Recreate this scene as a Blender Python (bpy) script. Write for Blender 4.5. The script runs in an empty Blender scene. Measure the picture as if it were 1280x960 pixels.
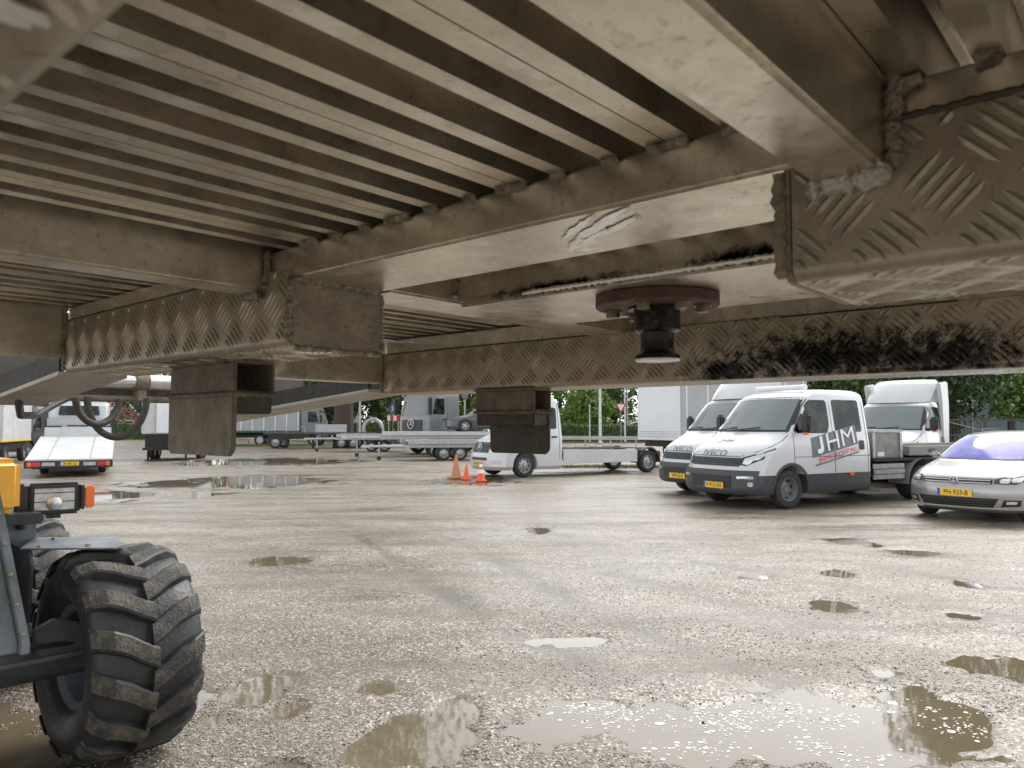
import bpy, bmesh, math, random
import numpy as np
from mathutils import Vector, Matrix, noise as mnoise

# ------------------------------------------------------------------ camera, sky, sun, exposure
scene = bpy.context.scene
COL = scene.collection
CAM_H = 1.5
cam = bpy.data.cameras.new('camera')
cam.sensor_width = 36.0
cam.lens = 26.72
cam.clip_start = 0.02
cam.clip_end = 3000
cam.dof.use_dof = True
cam.dof.focus_distance = 2.6
cam.dof.aperture_fstop = 12.0
camo = bpy.data.objects.new('camera', cam)
COL.objects.link(camo)
camo.location = (0, 0, CAM_H)
camo.rotation_euler = (math.radians(90 + 3.13), 0, 0)
scene.camera = camo

SUN_EL, SUN_AZ = math.radians(48), math.radians(38)
world = bpy.data.worlds.new('World')
scene.world = world
world.use_nodes = True
wn, wl = world.node_tree.nodes, world.node_tree.links
wn.clear()
sky = wn.new('ShaderNodeTexSky')
sky.sky_type = 'NISHITA'
sky.sun_disc = False
sky.sun_elevation = SUN_EL
sky.sun_rotation = SUN_AZ
sky.dust_density = 1.0
sky.air_density = 1.0
hs = wn.new('ShaderNodeHueSaturation')
hs.inputs['Saturation'].default_value = 0.10
bg = wn.new('ShaderNodeBackground')
bg.inputs['Strength'].default_value = 0.15
wo = wn.new('ShaderNodeOutputWorld')
wl.new(sky.outputs[0], hs.inputs['Color'])
wl.new(hs.outputs[0], bg.inputs['Color'])
wl.new(bg.outputs[0], wo.inputs['Surface'])

sun = bpy.data.lights.new('sun', 'SUN')
sun.energy = 1.2
sun.angle = math.radians(35)
sun.color = (1.0, 0.96, 0.9)
suno = bpy.data.objects.new('sun', sun)
COL.objects.link(suno)
sd = Vector((math.sin(SUN_AZ) * math.cos(SUN_EL), math.cos(SUN_AZ) * math.cos(SUN_EL), math.sin(SUN_EL)))
suno.rotation_euler = sd.to_track_quat('Z', 'Y').to_euler()
suno.location = sd * 50
scene.view_settings.view_transform = 'Standard'
scene.view_settings.look = 'None'
scene.view_settings.gamma = 1.0
scene.view_settings.use_curve_mapping = False
scene.view_settings.exposure = 1.2
scene.render.engine = 'CYCLES'
scene.cycles.max_bounces = 6
scene.cycles.diffuse_bounces = 4

random.seed(7)
R = math.radians
PI = math.pi

# ------------------------------------------------------------------ materials
MATS = {}
def mat(name, c, c2=None, scale=8.0, rough=0.5, rough2=None, metal=0.0, bump=0.0, bscale=None, coat=0.0,
        detail=6.0, lo=0.35, hi=0.65, island=False, spec=0.5, stretch=None, emit=None, objrand=False):
    m = bpy.data.materials.new(name)
    m.use_nodes = True
    nt = m.node_tree
    N, L = nt.nodes, nt.links
    p = N['Principled BSDF']
    p.inputs['Base Color'].default_value = (*c, 1)
    p.inputs['Roughness'].default_value = rough
    p.inputs['Metallic'].default_value = metal
    p.inputs['Specular IOR Level'].default_value = spec
    if coat:
        p.inputs['Coat Weight'].default_value = coat
        p.inputs['Coat Roughness'].default_value = 0.04
    if emit:
        p.inputs['Emission Color'].default_value = (*emit[0], 1)
        p.inputs['Emission Strength'].default_value = emit[1]
    if c2 is not None or bump or rough2 is not None:
        tc = N.new('ShaderNodeTexCoord')
        mp = N.new('ShaderNodeMapping')
        L.new(tc.outputs['Object'], mp.inputs['Vector'])
        if stretch:
            mp.inputs['Scale'].default_value = stretch
        nz = N.new('ShaderNodeTexNoise')
        nz.inputs['Scale'].default_value = scale
        nz.inputs['Detail'].default_value = detail
        nz.inputs['Roughness'].default_value = 0.62
        L.new(mp.outputs[0], nz.inputs['Vector'])
        fac = nz.outputs['Fac']
        if island:
            g = N.new('ShaderNodeNewGeometry')
            fac = g.outputs['Random Per Island']
            lo, hi = 0.0, 1.0
        mr = N.new('ShaderNodeMapRange')
        mr.inputs['From Min'].default_value = lo
        mr.inputs['From Max'].default_value = hi
        L.new(fac, mr.inputs['Value'])
        if c2 is not None:
            mx = N.new('ShaderNodeMix')
            mx.data_type = 'RGBA'
            mx.inputs[6].default_value = (*c, 1)
            mx.inputs[7].default_value = (*c2, 1)
            L.new(mr.outputs[0], mx.inputs[0])
            L.new(mx.outputs[2], p.inputs['Base Color'])
        if rough2 is not None:
            m2 = N.new('ShaderNodeMapRange')
            m2.inputs['From Min'].default_value = 0
            m2.inputs['From Max'].default_value = 1
            m2.inputs['To Min'].default_value = rough
            m2.inputs['To Max'].default_value = rough2
            L.new(mr.outputs[0], m2.inputs['Value'])
            L.new(m2.outputs[0], p.inputs['Roughness'])
        if bump:
            n2 = N.new('ShaderNodeTexNoise')
            n2.inputs['Scale'].default_value = bscale or scale * 4
            n2.inputs['Detail'].default_value = 5
            L.new(mp.outputs[0], n2.inputs['Vector'])
            b = N.new('ShaderNodeBump')
            b.inputs['Strength'].default_value = bump
            b.inputs['Distance'].default_value = 0.02
            L.new(n2.outputs['Fac'], b.inputs['Height'])
            L.new(b.outputs[0], p.inputs['Normal'])
    MATS[name] = m
    return m

def alu_mat(name, base, dark, scale=9.0, grease=None, metal=.90, r0=.25, r1=.44):
    """weathered, road-dirty aluminium: tan film, dark speckle, streaks; optional grease smears [(center, radius)]"""
    m = bpy.data.materials.new(name)
    m.use_nodes = True
    nt = m.node_tree
    N, L = nt.nodes, nt.links
    p = N['Principled BSDF']
    tc = N.new('ShaderNodeTexCoord')
    def noise(sc, det=6, rg=0.6):
        n = N.new('ShaderNodeTexNoise')
        n.inputs['Scale'].default_value = sc
        n.inputs['Detail'].default_value = det
        n.inputs['Roughness'].default_value = rg
        L.new(tc.outputs['Object'], n.inputs['Vector'])
        return n.outputs['Fac']
    def rng(v, a, b, c=0.0, d=1.0):
        r = N.new('ShaderNodeMapRange')
        r.inputs['From Min'].default_value = a
        r.inputs['From Max'].default_value = b
        r.inputs['To Min'].default_value = c
        r.inputs['To Max'].default_value = d
        L.new(v, r.inputs['Value'])
        return r.outputs[0]
    def mix(f, a, b):
        x = N.new('ShaderNodeMix')
        x.data_type = 'RGBA'
        L.new(f, x.inputs[0])
        for i, s in ((6, a), (7, b)):
            if isinstance(s, tuple):
                x.inputs[i].default_value = (*s, 1)
            else:
                L.new(s, x.inputs[i])
        return x.outputs[2]
    c = mix(rng(noise(scale, 8, .7), .35, .68), base, tuple(0.62 * b + 0.38 * d for b, d in zip(base, dark)))
    c = mix(rng(noise(scale * 9, 6, .75), .55, .72, 0, .60), c, dark)
    c = mix(rng(noise(scale * 30, 3, .6), .55, .72, 0, .18), c, dark)
    c = mix(rng(noise(scale * 2.3, 4, .5), .60, .72, 0, .55), c, tuple(min(1, b * 1.5) for b in base))
    rough = rng(noise(scale * 3), .3, .7, r0, r1)
    if grease:
        for (cx, cy, cz), (rx, ry, rz) in grease:
            mp = N.new('ShaderNodeMapping')
            mp.vector_type = 'POINT'
            mp.inputs['Scale'].default_value = (1 / rx, 1 / ry, 1 / rz)
            mp.inputs['Location'].default_value = (-cx / rx, -cy / ry, -cz / rz)
            L.new(tc.outputs['Object'], mp.inputs['Vector'])
            ln = N.new('ShaderNodeVectorMath')
            ln.operation = 'LENGTH'
            L.new(mp.outputs[0], ln.inputs[0])
            ad = N.new('ShaderNodeMath')
            ad.operation = 'ADD'
            L.new(ln.outputs['Value'], ad.inputs[0])
            L.new(rng(noise(38, 9, .78), .3, .7, -.7, .7), ad.inputs[1])
            f = rng(ad.outputs[0], .35, 1.2, 1, 0)
            c = mix(f, c, (0.010, 0.009, 0.007))
            mm = N.new('ShaderNodeMix')
            mm.data_type = 'FLOAT'
            L.new(f, mm.inputs[0])
            L.new(rough, mm.inputs[2])
            mm.inputs[3].default_value = 0.16
            rough = mm.outputs[0]
    L.new(c, p.inputs['Base Color'])
    L.new(rough, p.inputs['Roughness'])
    p.inputs['Metallic'].default_value = metal
    b = N.new('ShaderNodeBump')
    b.inputs['Strength'].default_value = 0.12
    b.inputs['Distance'].default_value = 0.002
    L.new(noise(scale * 14, 5), b.inputs['Height'])
    L.new(b.outputs[0], p.inputs['Normal'])
    MATS[name] = m
    return m

def glass_mat(name, c, tint=(1, 1, 1), rough=0.03, spec=0.6):
    m = mat(name, c, rough=rough, spec=spec)
    m.node_tree.nodes['Principled BSDF'].inputs['Specular Tint'].default_value = (*tint, 1)
    return m

ALU = (0.82, 0.755, 0.64)
ALUD = (0.155, 0.135, 0.105)
alu_mat('alu_dirty', ALU, ALUD)
alu_mat('alu_plank', (0.82, 0.755, 0.64), ALUD, 7)
alu_mat('tread_plate', (0.50, 0.45, 0.365), (0.13, 0.112, 0.085), 11, None, .75, .36, .55)
alu_mat('tread_plate_far', (0.50, 0.435, 0.335), (0.11, 0.09, 0.065), 11,
        grease=[((1.53, .50, 1.5 + .135), (.30, .26, .062)), ((1.53, .30, 1.5 + .125), (.30, .16, .05)), ((1.53, .72, 1.5 + .115), (.3, .10, .035))], metal=.7, r0=.38, r1=.58)
alu_mat('alu_grease', ALU, ALUD, 9, grease=[((0.955, .72, 1.5 + .222), (.05, .16, .010)), ((0.955, .42, 1.5 + .225), (.05, .10, .013))])
mat('weld', (0.50, 0.45, 0.37), (0.16, 0.13, 0.10), 60, rough=.42, metal=.45, bump=.6, bscale=180)
mat('weld_bright', (0.88, 0.85, 0.78), (0.55, 0.5, 0.43), 70, rough=.4, metal=.4, bump=.7, bscale=160)
mat('scraped_glint_alu', (0.97, 0.96, 0.94), (0.85, 0.84, 0.81), 90, rough=.32, metal=.6)
mat('plate_plain', (0.40, 0.35, 0.275), (0.24, 0.205, 0.16), 26, rough=.62, metal=.2, bump=.35, bscale=90, lo=.3, hi=.7)
mat('steel_dark', (0.05, 0.042, 0.034), (0.09, 0.074, 0.056), 18, rough=.55, rough2=.35, bump=.3)
mat('bracket_steel', (0.225, 0.185, 0.135), (0.12, 0.098, 0.07), 20, rough=.7, bump=.35, bscale=70, detail=9)
mat('bracket_dark', (0.045, 0.036, 0.026), (0.075, 0.06, 0.044), 20, rough=.6, bump=.35, bscale=70)
mat('rust_paint', (0.135, 0.07, 0.048), (0.075, 0.045, 0.035), 40, rough=.62, bump=.35, bscale=140)
mat('bolt_steel', (0.34, 0.29, 0.23), (0.2, 0.15, 0.11), 50, rough=.45, metal=.7)
mat('kingpin_grease', (0.008, 0.007, 0.006), (0.02, 0.017, 0.014), 40, rough=.22, rough2=.4, bump=.12, bscale=90)
mat('bare_steel', (0.72, 0.71, 0.69), (0.5, 0.48, 0.45), 60, rough=.3, metal=.6)
mat('chrome', (0.75, 0.75, 0.75), (0.6, 0.58, 0.55), 12, rough=.2, rough2=.35, metal=.9)
mat('rail_paint', (0.30, 0.27, 0.235), (0.42, 0.38, 0.33), 9, rough=.55, bump=.2)
mat('rail_black', (0.022, 0.021, 0.020), (0.045, 0.042, 0.038), 10, rough=.55, rough2=.7, bump=.25, spec=.3)
mat('hose_rubber', (0.035, 0.03, 0.025), (0.07, 0.06, 0.05), 14, rough=.6, bump=.2)
mat('brown_panel', (0.05, 0.043, 0.04), (0.075, 0.066, 0.062), 10, rough=.5)
mat('tyre', (0.018, 0.018, 0.019), (0.045, 0.042, 0.038), 12, rough=.72, bump=.2, bscale=60)
mat('tyre_big', (0.016, 0.0165, 0.018), (0.03, 0.0295, 0.029), 7, rough=.38, rough2=.6, bump=.2, bscale=50)
mat('lug_dust', (0.035, 0.033, 0.030), (0.125, 0.107, 0.080), 16, rough=.7, bump=.5, bscale=90, lo=.42, hi=.66, detail=9)
mat('loader_grey', (0.150, 0.180, 0.208), (0.105, 0.112, 0.112), 7, rough=.36, rough2=.6, bump=.15, detail=9, lo=.42, hi=.68)
mat('loader_dark', (0.05, 0.058, 0.066), (0.09, 0.095, 0.095), 9, rough=.5, bump=.2)
mat('loader_yellow', (0.80, 0.42, 0.03), (0.68, 0.34, 0.03), 4, rough=.35, coat=.3)
mat('black_plastic', (0.016, 0.017, 0.018), (0.03, 0.03, 0.03), 20, rough=.45)
mat('grey_plastic', (0.042, 0.047, 0.055), (0.055, 0.06, 0.068), 12, rough=.5)
mat('orange_lens', (0.85, 0.17, 0.015), rough=.15, coat=.5)
mat('red_lens', (0.55, 0.02, 0.03), rough=.15, coat=.5)
mat('lamp_glass', (0.55, 0.57, 0.58), (0.8, 0.8, 0.8), 30, rough=.12, metal=.6)
mat('white_paint', (0.58, 0.595, 0.61), (0.54, 0.555, 0.57), 1.3, rough=.28, coat=.6)
mat('white_dull', (0.58, 0.60, 0.615), (0.48, 0.485, 0.475), 2.0, rough=.5)
mat('silver_paint', (0.36, 0.36, 0.355), (0.33, 0.33, 0.325), 3, rough=.3, metal=.55, coat=.7)
mat('truck_grey', (0.20, 0.21, 0.225), (0.17, 0.18, 0.19), 1, rough=.32, coat=.4)
mat('dark_grey_paint', (0.06, 0.065, 0.072), (0.05, 0.054, 0.06), 1, rough=.3, coat=.5)
mat('galvanised', (0.46, 0.475, 0.49), (0.33, 0.345, 0.36), 9, rough=.42, metal=.45)
mat('box_alu', (0.27, 0.27, 0.25), (0.18, 0.18, 0.165), 9, rough=.5, metal=.4)
mat('tarp_white', (0.78, 0.81, 0.85), (0.72, 0.75, 0.79), 1.2, rough=.55)
mat('tarp_grey', (0.42, 0.44, 0.46), (0.36, 0.375, 0.39), 1.2, rough=.6)
mat('glass_dark', (0.006, 0.008, 0.008), (0.06, 0.07, 0.062), 2.6, rough=.03, lo=.42, hi=.66, spec=.3)  # blotchy tone painted into the panes for tree reflections
glass_mat('glass_screen', (0.15, 0.18, 0.18), spec=.7)
mat('glass_violet', (0.10, 0.095, 0.45), (0.26, 0.28, 0.50), 1.3, rough=.04, lo=.36, hi=.66, spec=.18)  # violet and pale cloud reflections painted into the glass colour
mat('plate_yellow', (0.85, 0.52, 0.02), rough=.4)
mat('plate_blue', (0.02, 0.08, 0.5), rough=.4)
mat('ink_black', (0.012, 0.012, 0.012), rough=.5)
mat('decal_grey', (0.13, 0.14, 0.15), rough=.4)
mat('decal_white', (0.78, 0.79, 0.8), rough=.4)
mat('decal_red', (0.6, 0.03, 0.035), rough=.4)
mat('rim_silver', (0.42, 0.43, 0.44), (0.36, 0.37, 0.38), 15, rough=.35, metal=.6)
mat('cone_orange', (0.85, 0.12, 0.03), (0.75, 0.12, 0.04), 12, rough=.5)
mat('cone_faded', (0.52, 0.24, 0.13), (0.42, 0.2, 0.12), 14, rough=.6)
mat('bark', (0.085, 0.065, 0.048), (0.05, 0.04, 0.03), 9, rough=.9, bump=.5)
mat('leaf_mid', (0.068, 0.118, 0.036), (0.15, 0.215, 0.075), rough=.6, island=True)
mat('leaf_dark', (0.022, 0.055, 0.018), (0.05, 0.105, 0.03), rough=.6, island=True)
mat('leaf_light', (0.12, 0.22, 0.05), (0.22, 0.33, 0.08), rough=.6, island=True)
mat('brick', (0.27, 0.125, 0.09), (0.36, 0.19, 0.14), 3, rough=.85)
mat('roof_tile', (0.30, 0.12, 0.08), (0.22, 0.09, 0.065), 3, rough=.8)
mat('roof_grey', (0.13, 0.14, 0.155), (0.1, 0.105, 0.115), 3, rough=.7)
mat('white_trim', (0.78, 0.78, 0.76), rough=.5)
mat('shed_blue', (0.15, 0.20, 0.225), (0.12, 0.165, 0.185), 2, rough=.6)
mat('fence_iron', (0.045, 0.05, 0.05), (0.07, 0.075, 0.075), 8, rough=.5)
mat('pole_white', (0.75, 0.76, 0.77), rough=.4)
mat('sign_blue', (0.015, 0.10, 0.45), rough=.4)
mat('sign_red', (0.6, 0.03, 0.03), rough=.4)
mat('wood', (0.22, 0.15, 0.09), (0.15, 0.10, 0.06), 5, rough=.8)
mat('green_band', (0.02, 0.12, 0.075), rough=.5)
mat('foam', (0.55, 0.54, 0.50), (0.72, 0.70, 0.66), rough=.5, island=True)
mat('stone', (0.12, 0.10, 0.077), (0.53, 0.485, 0.41), rough=.55, island=True)
mat('grass', (0.10, 0.13, 0.035), (0.24, 0.24, 0.08), rough=.8, island=True)
mat('mud_water', (0.135, 0.108, 0.068), (0.155, 0.125, 0.082), 1.5, rough=.025, bump=.012, bscale=14, spec=.55)

# ------------------------------------------------------------------ mesh helpers
class MB:
    def __init__(self):
        self.v, self.f, self.m = [], [], []
    def add(self, vs, fs, mi=0, T=None):
        o = len(self.v)
        if T is not None:
            vs = [tuple(T @ Vector(p)) for p in vs]
        self.v.extend(tuple(p) for p in vs)
        for f in fs:
            self.f.append(tuple(o + i for i in f))
            self.m.append(mi)
        return self
    def box(self, x0, x1, y0, y1, z0, z1, mi=0, T=None):
        vs = [(x, y, z) for x in (x0, x1) for y in (y0, y1) for z in (z0, z1)]
        fs = [(0, 1, 3, 2), (4, 6, 7, 5), (0, 4, 5, 1), (2, 3, 7, 6), (0, 2, 6, 4), (1, 5, 7, 3)]
        return self.add(vs, fs, mi, T)
    def prism(self, poly, a0, a1, axis='x', mi=0, T=None):
        """extrude a 2D polygon along axis; poly given in the other two axes in order (y,z) / (x,z) / (x,y)"""
        n = len(poly)
        def P(a, q):
            return {'x': (a, q[0], q[1]), 'y': (q[0], a, q[1]), 'z': (q[0], q[1], a)}[axis]
        vs = [P(a0, q) for q in poly] + [P(a1, q) for q in poly]
        fs = [tuple(range(n))[::-1], tuple(range(n, 2 * n))]
        fs += [(i, (i + 1) % n, n + (i + 1) % n, n + i) for i in range(n)]
        return self.add(vs, fs, mi, T)
    def tube(self, path, r, n=8, mi=0, T=None, cap=True):
        path = [Vector(p) for p in path]
        k = len(path)
        rs = r if isinstance(r, (list, tuple)) else [r] * k
        vs, fs = [], []
        up = None
        for i, p in enumerate(path):
            t = (path[min(i + 1, k - 1)] - path[max(i - 1, 0)]).normalized()
            if up is None:
                up = t.orthogonal().normalized()
            a = (up - t * up.dot(t)).normalized()
            b = t.cross(a)
            up = a
            for j in range(n):
                th = 2 * PI * j / n
                vs.append(p + (a * math.cos(th) + b * math.sin(th)) * rs[i])
        for i in range(k - 1):
            for j in range(n):
                fs.append((i * n + j, i * n + (j + 1) % n, (i + 1) * n + (j + 1) % n, (i + 1) * n + j))
        if cap:
            fs.append(tuple(range(n))[::-1])
            fs.append(tuple(range((k - 1) * n, k * n)))
        return self.add(vs, fs, mi, T)
    def lathe(self, prof, n=24, axis='z', mi=0, T=None, closed=False, mis=None):
        """prof: list of (radius, height along axis)"""
        vs, fs, ms = [], [], []
        k = len(prof)
        for (r, h) in prof:
            for j in range(n):
                a = 2 * PI * j / n
                c, s = r * math.cos(a), r * math.sin(a)
                vs.append({'z': (c, s, h), 'y': (c, h, s), 'x': (h, c, s)}[axis])
        rng = range(k if closed else k - 1)
        o = len(self.v)
        for i in rng:
            i2 = (i + 1) % k
            for j in range(n):
                fs.append((i * n + j, i * n + (j + 1) % n, i2 * n + (j + 1) % n, i2 * n + j))
                ms.append(mis[i] if mis else mi)
        if not closed:
            fs.append(tuple(range(n))[::-1]); ms.append(mis[0] if mis else mi)
            fs.append(tuple(range((k - 1) * n, k * n))); ms.append(mis[-1] if mis else mi)
        if T is not None:
            vs = [tuple(T @ Vector(p)) for p in vs]
        self.v.extend(vs)
        for f, q in zip(fs, ms):
            self.f.append(tuple(o + i for i in f)); self.m.append(q)
        return self
    def loft(self, rings, mi=0, cap=True, T=None):
        n = len(rings[0])
        vs = [p for r in rings for p in r]
        fs = []
        for i in range(len(rings) - 1):
            for j in range(n):
                fs.append((i * n + j, i * n + (j + 1) % n, (i + 1) * n + (j + 1) % n, (i + 1) * n + j))
        if cap:
            fs.append(tuple(range(n))[::-1])
            fs.append(tuple(range((len(rings) - 1) * n, len(rings) * n)))
        return self.add(vs, fs, mi, T)
    def build(self, name, mats, parent=None, smooth=None, bevel=0, seg=2, fix=True, cuts=None):
        me = bpy.data.meshes.new(name)
        me.from_pydata(self.v, [], self.f)
        if isinstance(mats, str):
            mats = [mats]
        for q in mats:
            me.materials.append(MATS[q])
        if len(mats) > 1:
            me.polygons.foreach_set('material_index', self.m)
        if fix or bevel:
            bm = bmesh.new()
            bm.from_mesh(me)
            if fix:
                bmesh.ops.recalc_face_normals(bm, faces=bm.faces)
            if bevel:
                ed = [e for e in bm.edges if len(e.link_faces) == 2 and e.calc_face_angle(0) > 0.5]
                bmesh.ops.bevel(bm, geom=ed, offset=bevel, segments=seg, affect='EDGES', clamp_overlap=True)
            bm.to_mesh(me)
            bm.free()
        o = bpy.data.objects.new(name, me)
        COL.objects.link(o)
        if cuts:
            me = boolcut(o, cuts)
        if smooth is not None:
            me.polygons.foreach_set('use_smooth', [True] * len(me.polygons))
            me.set_sharp_from_angle(angle=R(smooth))
        me.update()
        o.parent = parent
        return o

def boolcut(o, cutters):
    mods = []
    tmp = []
    for c in cutters:
        me = bpy.data.meshes.new('cut')
        me.from_pydata(c.v, [], c.f)
        bm = bmesh.new(); bm.from_mesh(me)
        bmesh.ops.recalc_face_normals(bm, faces=bm.faces)
        bm.to_mesh(me); bm.free()
        co = bpy.data.objects.new('cut', me)
        COL.objects.link(co)
        tmp.append(co)
        md = o.modifiers.new('b', 'BOOLEAN')
        md.operation = 'DIFFERENCE'
        md.solver = 'EXACT'
        md.object = co
    dg = bpy.context.evaluated_depsgraph_get()
    me2 = bpy.data.meshes.new_from_object(o.evaluated_get(dg))
    o.modifiers.clear()
    old = o.data
    me2.name = old.name
    o.data = me2
    for co in tmp:
        d = co.data
        bpy.data.objects.remove(co)
        bpy.data.meshes.remove(d)
    bpy.data.meshes.remove(old)
    return me2

def tag(o, label=None, cat=None, group=None, kind=None):
    if label: o['label'] = label
    if cat: o['category'] = cat
    if group: o['group'] = group
    if kind: o['kind'] = kind
    return o
def thing(name, label, cat, loc=(0, 0, 0), rz=0.0, group=None):
    o = bpy.data.objects.new(name, None)
    o.empty_display_size = 0.2
    COL.objects.link(o)
    o.location = loc
    o.rotation_euler = (0, 0, rz)
    return tag(o, label, cat, group)
def dup(o, parent, T=None):
    """linked copy of a part and its sub-parts under another parent"""
    c = o.copy()
    COL.objects.link(c)
    c.parent = parent
    if T is not None:
        c.matrix_local = T @ o.matrix_local
    for ch in list(o.children):
        dup(ch, c)
    return c
def TR(x=0, y=0, z=0, rz=0, rx=0, ry=0, s=1):
    return Matrix.Translation((x, y, z)) @ Matrix.Rotation(rz, 4, 'Z') @ Matrix.Rotation(ry, 4, 'Y') @ Matrix.Rotation(rx, 4, 'X') @ Matrix.Scale(s, 4)
def ground_at(px, py):
    """where a sight line of the 1280x960 photograph meets level ground"""
    x, z = (px - 640) / 950, (480 - py) / 950
    c, s = math.cos(R(3.13)), math.sin(R(3.13))
    d = (x, c - z * s, s + z * c)
    k = -CAM_H / d[2]
    return d[0] * k, d[1] * k
def text_mesh(txt, size, bold=0.0, align='CENTER', sx=1.0):
    cu = bpy.data.curves.new('t', 'FONT')
    cu.body = txt
    cu.size = size
    cu.align_x = align
    cu.align_y = 'CENTER'
    cu.offset = bold
    cu.resolution_u = 3
    to = bpy.data.objects.new('t', cu)
    COL.objects.link(to)
    dg = bpy.context.evaluated_depsgraph_get()
    me = bpy.data.meshes.new_from_object(to.evaluated_get(dg))
    vs = [(v.co.x * sx, v.co.y) for v in me.vertices]
    fs = [tuple(p.vertices) for p in me.polygons]
    bpy.data.objects.remove(to)
    bpy.data.curves.remove(cu)
    bpy.data.meshes.remove(me)
    return vs, fs
# ------------------------------------------------------------------ ground
_rs = np.random.RandomState(3)
_perm = _rs.rand(256, 256)
def vnoise(x, y, seed=0):
    x = np.asarray(x, float) + seed * 17.3
    y = np.asarray(y, float) + seed * 9.7
    xi, yi = np.floor(x).astype(int), np.floor(y).astype(int)
    fx, fy = x - xi, y - yi
    fx, fy = fx * fx * (3 - 2 * fx), fy * fy * (3 - 2 * fy)
    g = lambda a, b: _perm[a & 255, b & 255]
    return (g(xi, yi) * (1 - fx) + g(xi + 1, yi) * fx) * (1 - fy) + (g(xi, yi + 1) * (1 - fx) + g(xi + 1, yi + 1) * fx) * fy
def fbm(x, y, o=4, seed=0):
    s, a, t = 0, .5, 0
    for k in range(o):
        s = s + a * vnoise(x * 2 ** k, y * 2 ** k, seed + k)
        t += a
        a *= .5
    return s / t
# puddles: (px, py, half width px, half height px) of the photograph, turned into ground ellipses
PUD_PX = [(850, 908, 190, 40), (1010, 905, 150, 42), (1175, 892, 62, 46), (1262, 836, 60, 20), (1036, 757, 36, 9),
          (1190, 767, 26, 6), (1206, 729, 16, 5), (1062, 676, 34, 5), (1048, 716, 22, 5), (676, 663, 20, 5),
          (328, 855, 42, 20), (570, 888, 26, 18), (500, 932, 85, 40), (362, 888, 26, 12), (350, 966, 40, 16),
          (70, 915, 150, 62), (290, 603, 112, 9), (340, 577, 100, 5), (118, 622, 70, 10), (250, 618, 40, 5),
          (350, 700, 32, 6), (470, 858, 30, 9), (590, 601, 60, 4), (735, 885, 60, 16), (262, 900, 24, 12),
          (940, 720, 20, 4), (720, 800, 40, 8), (1140, 690, 30, 4)]
PUD = []
for (a, b, hx, hy) in PUD_PX:
    cx, cy = ground_at(a, b)
    x1, _ = ground_at(a + hx, b)
    _, yn = ground_at(a, b + hy)
    _, yf = ground_at(a, b - hy)
    cy = (yn + yf) / 2
    PUD.append((cx, cy, x1 - cx, (yf - yn) / 2))
WATER_Z = -0.014
def pud_mask(x, y):
    m = np.full(np.shape(x), -9.0)
    for i, (cx, cy, rx, ry) in enumerate(PUD):
        q = 1.0 - np.sqrt(((x - cx) / rx) ** 2 + ((y - cy) / ry) ** 2)
        m = np.maximum(m, q)
    return m
TRACKS = [[(830, 862), (640, 792), (500, 702), (400, 640), (330, 606)], [(980, 850), (760, 775), (600, 690), (480, 632), (380, 598)],
          [(1290, 775), (1000, 722), (800, 690), (640, 655)], [(1290, 735), (1040, 700), (820, 668), (690, 640)], [(180, 690), (330, 650), (450, 628), (560, 610)],
          [(1290, 850), (1100, 800), (900, 750), (760, 715)]]
TRK = [[ground_at(*q) for q in t_] for t_ in TRACKS]
def track(x, y):
    m = np.zeros(np.shape(x))
    wob = (fbm(x * .9, y * .9, 2, 70) - .5) * .16
    for t_ in TRK:
        for (ax, ay), (bx, by) in zip(t_[:-1], t_[1:]):
            dx, dy = bx - ax, by - ay
            L2 = dx * dx + dy * dy
            k = np.clip(((x - ax) * dx + (y - ay) * dy) / L2, 0, 1)
            d = np.hypot(x - ax - k * dx, y - ay - k * dy) + wob
            m = np.maximum(m, np.clip(1.25 - np.abs(d) / .17, 0, 1))
    return m * np.clip(fbm(x * 1.3, y * 1.3, 3, 60) * 2.6 - .6, 0, 1) * np.clip((15 - np.hypot(x, y)) / 6, .25, 1)
def ground_h(x, y):
    x = np.asarray(x, float); y = np.asarray(y, float)
    c, s = math.cos(R(33)), math.sin(R(33))
    xr, yr = x * c - y * s, x * s + y * c
    h = (fbm(x * .5, y * .5, 3, 1) - .5) * .010
    h = h + (fbm(xr * .35, yr * 2.6, 3, 5) - .5) * .012
    h = h + (fbm(x * 7, y * 7, 3, 9) - .5) * .012
    h = h - track(x, y) * .009
    m = pud_mask(x, y) + (fbm(x * 2.1, y * 2.1, 3, 20) - .5) * 1.3 + (fbm(x * 7, y * 7, 3, 31) - .5) * .9
    t = np.clip((m + .28) / .85, 0, 1)
    h = h - t * t * (3 - 2 * t) * .036
    fade = np.clip((70 - np.hypot(x, y)) / 30, 0, 1)
    return h * fade
ys = np.concatenate([[-120, -60, -30, -14, -7, -3.5, -1.5, 0, .8, 1.4], np.geomspace(1.9, 60, 330), [70, 85, 110, 160, 260, 450, 800]])
ncol = 301
t = np.linspace(-1, 1, ncol)
XX, YY = [], []
for y in ys:
    wv = 3.0 + .78 * max(y, 0)
    a = np.abs(t)
    x = np.where(a < .86, a / .86 * wv, wv + ((np.clip(a - .86, 0, 1)) / .14) ** 2 * (90 + abs(y) * .6)) * np.sign(t)
    XX.append(x); YY.append(np.full(ncol, y))
XX, YY = np.array(XX), np.array(YY)
ZZ = ground_h(XX, YY)
nr = len(ys)
gv = np.stack([XX, YY, ZZ], -1).reshape(-1, 3)
ii = np.arange((nr - 1) * ncol).reshape(nr - 1, ncol)[:, :-1].ravel()
gf = np.stack([ii, ii + 1, ii + ncol + 1, ii + ncol], -1)
me = bpy.data.meshes.new('ground')
me.from_pydata(gv.tolist(), [], gf.tolist())
me.polygons.foreach_set('use_smooth', [True] * len(me.polygons))
at_ = me.attributes.new('track', 'FLOAT', 'POINT')
at_.data.foreach_set('value', track(XX, YY).ravel())
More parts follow.
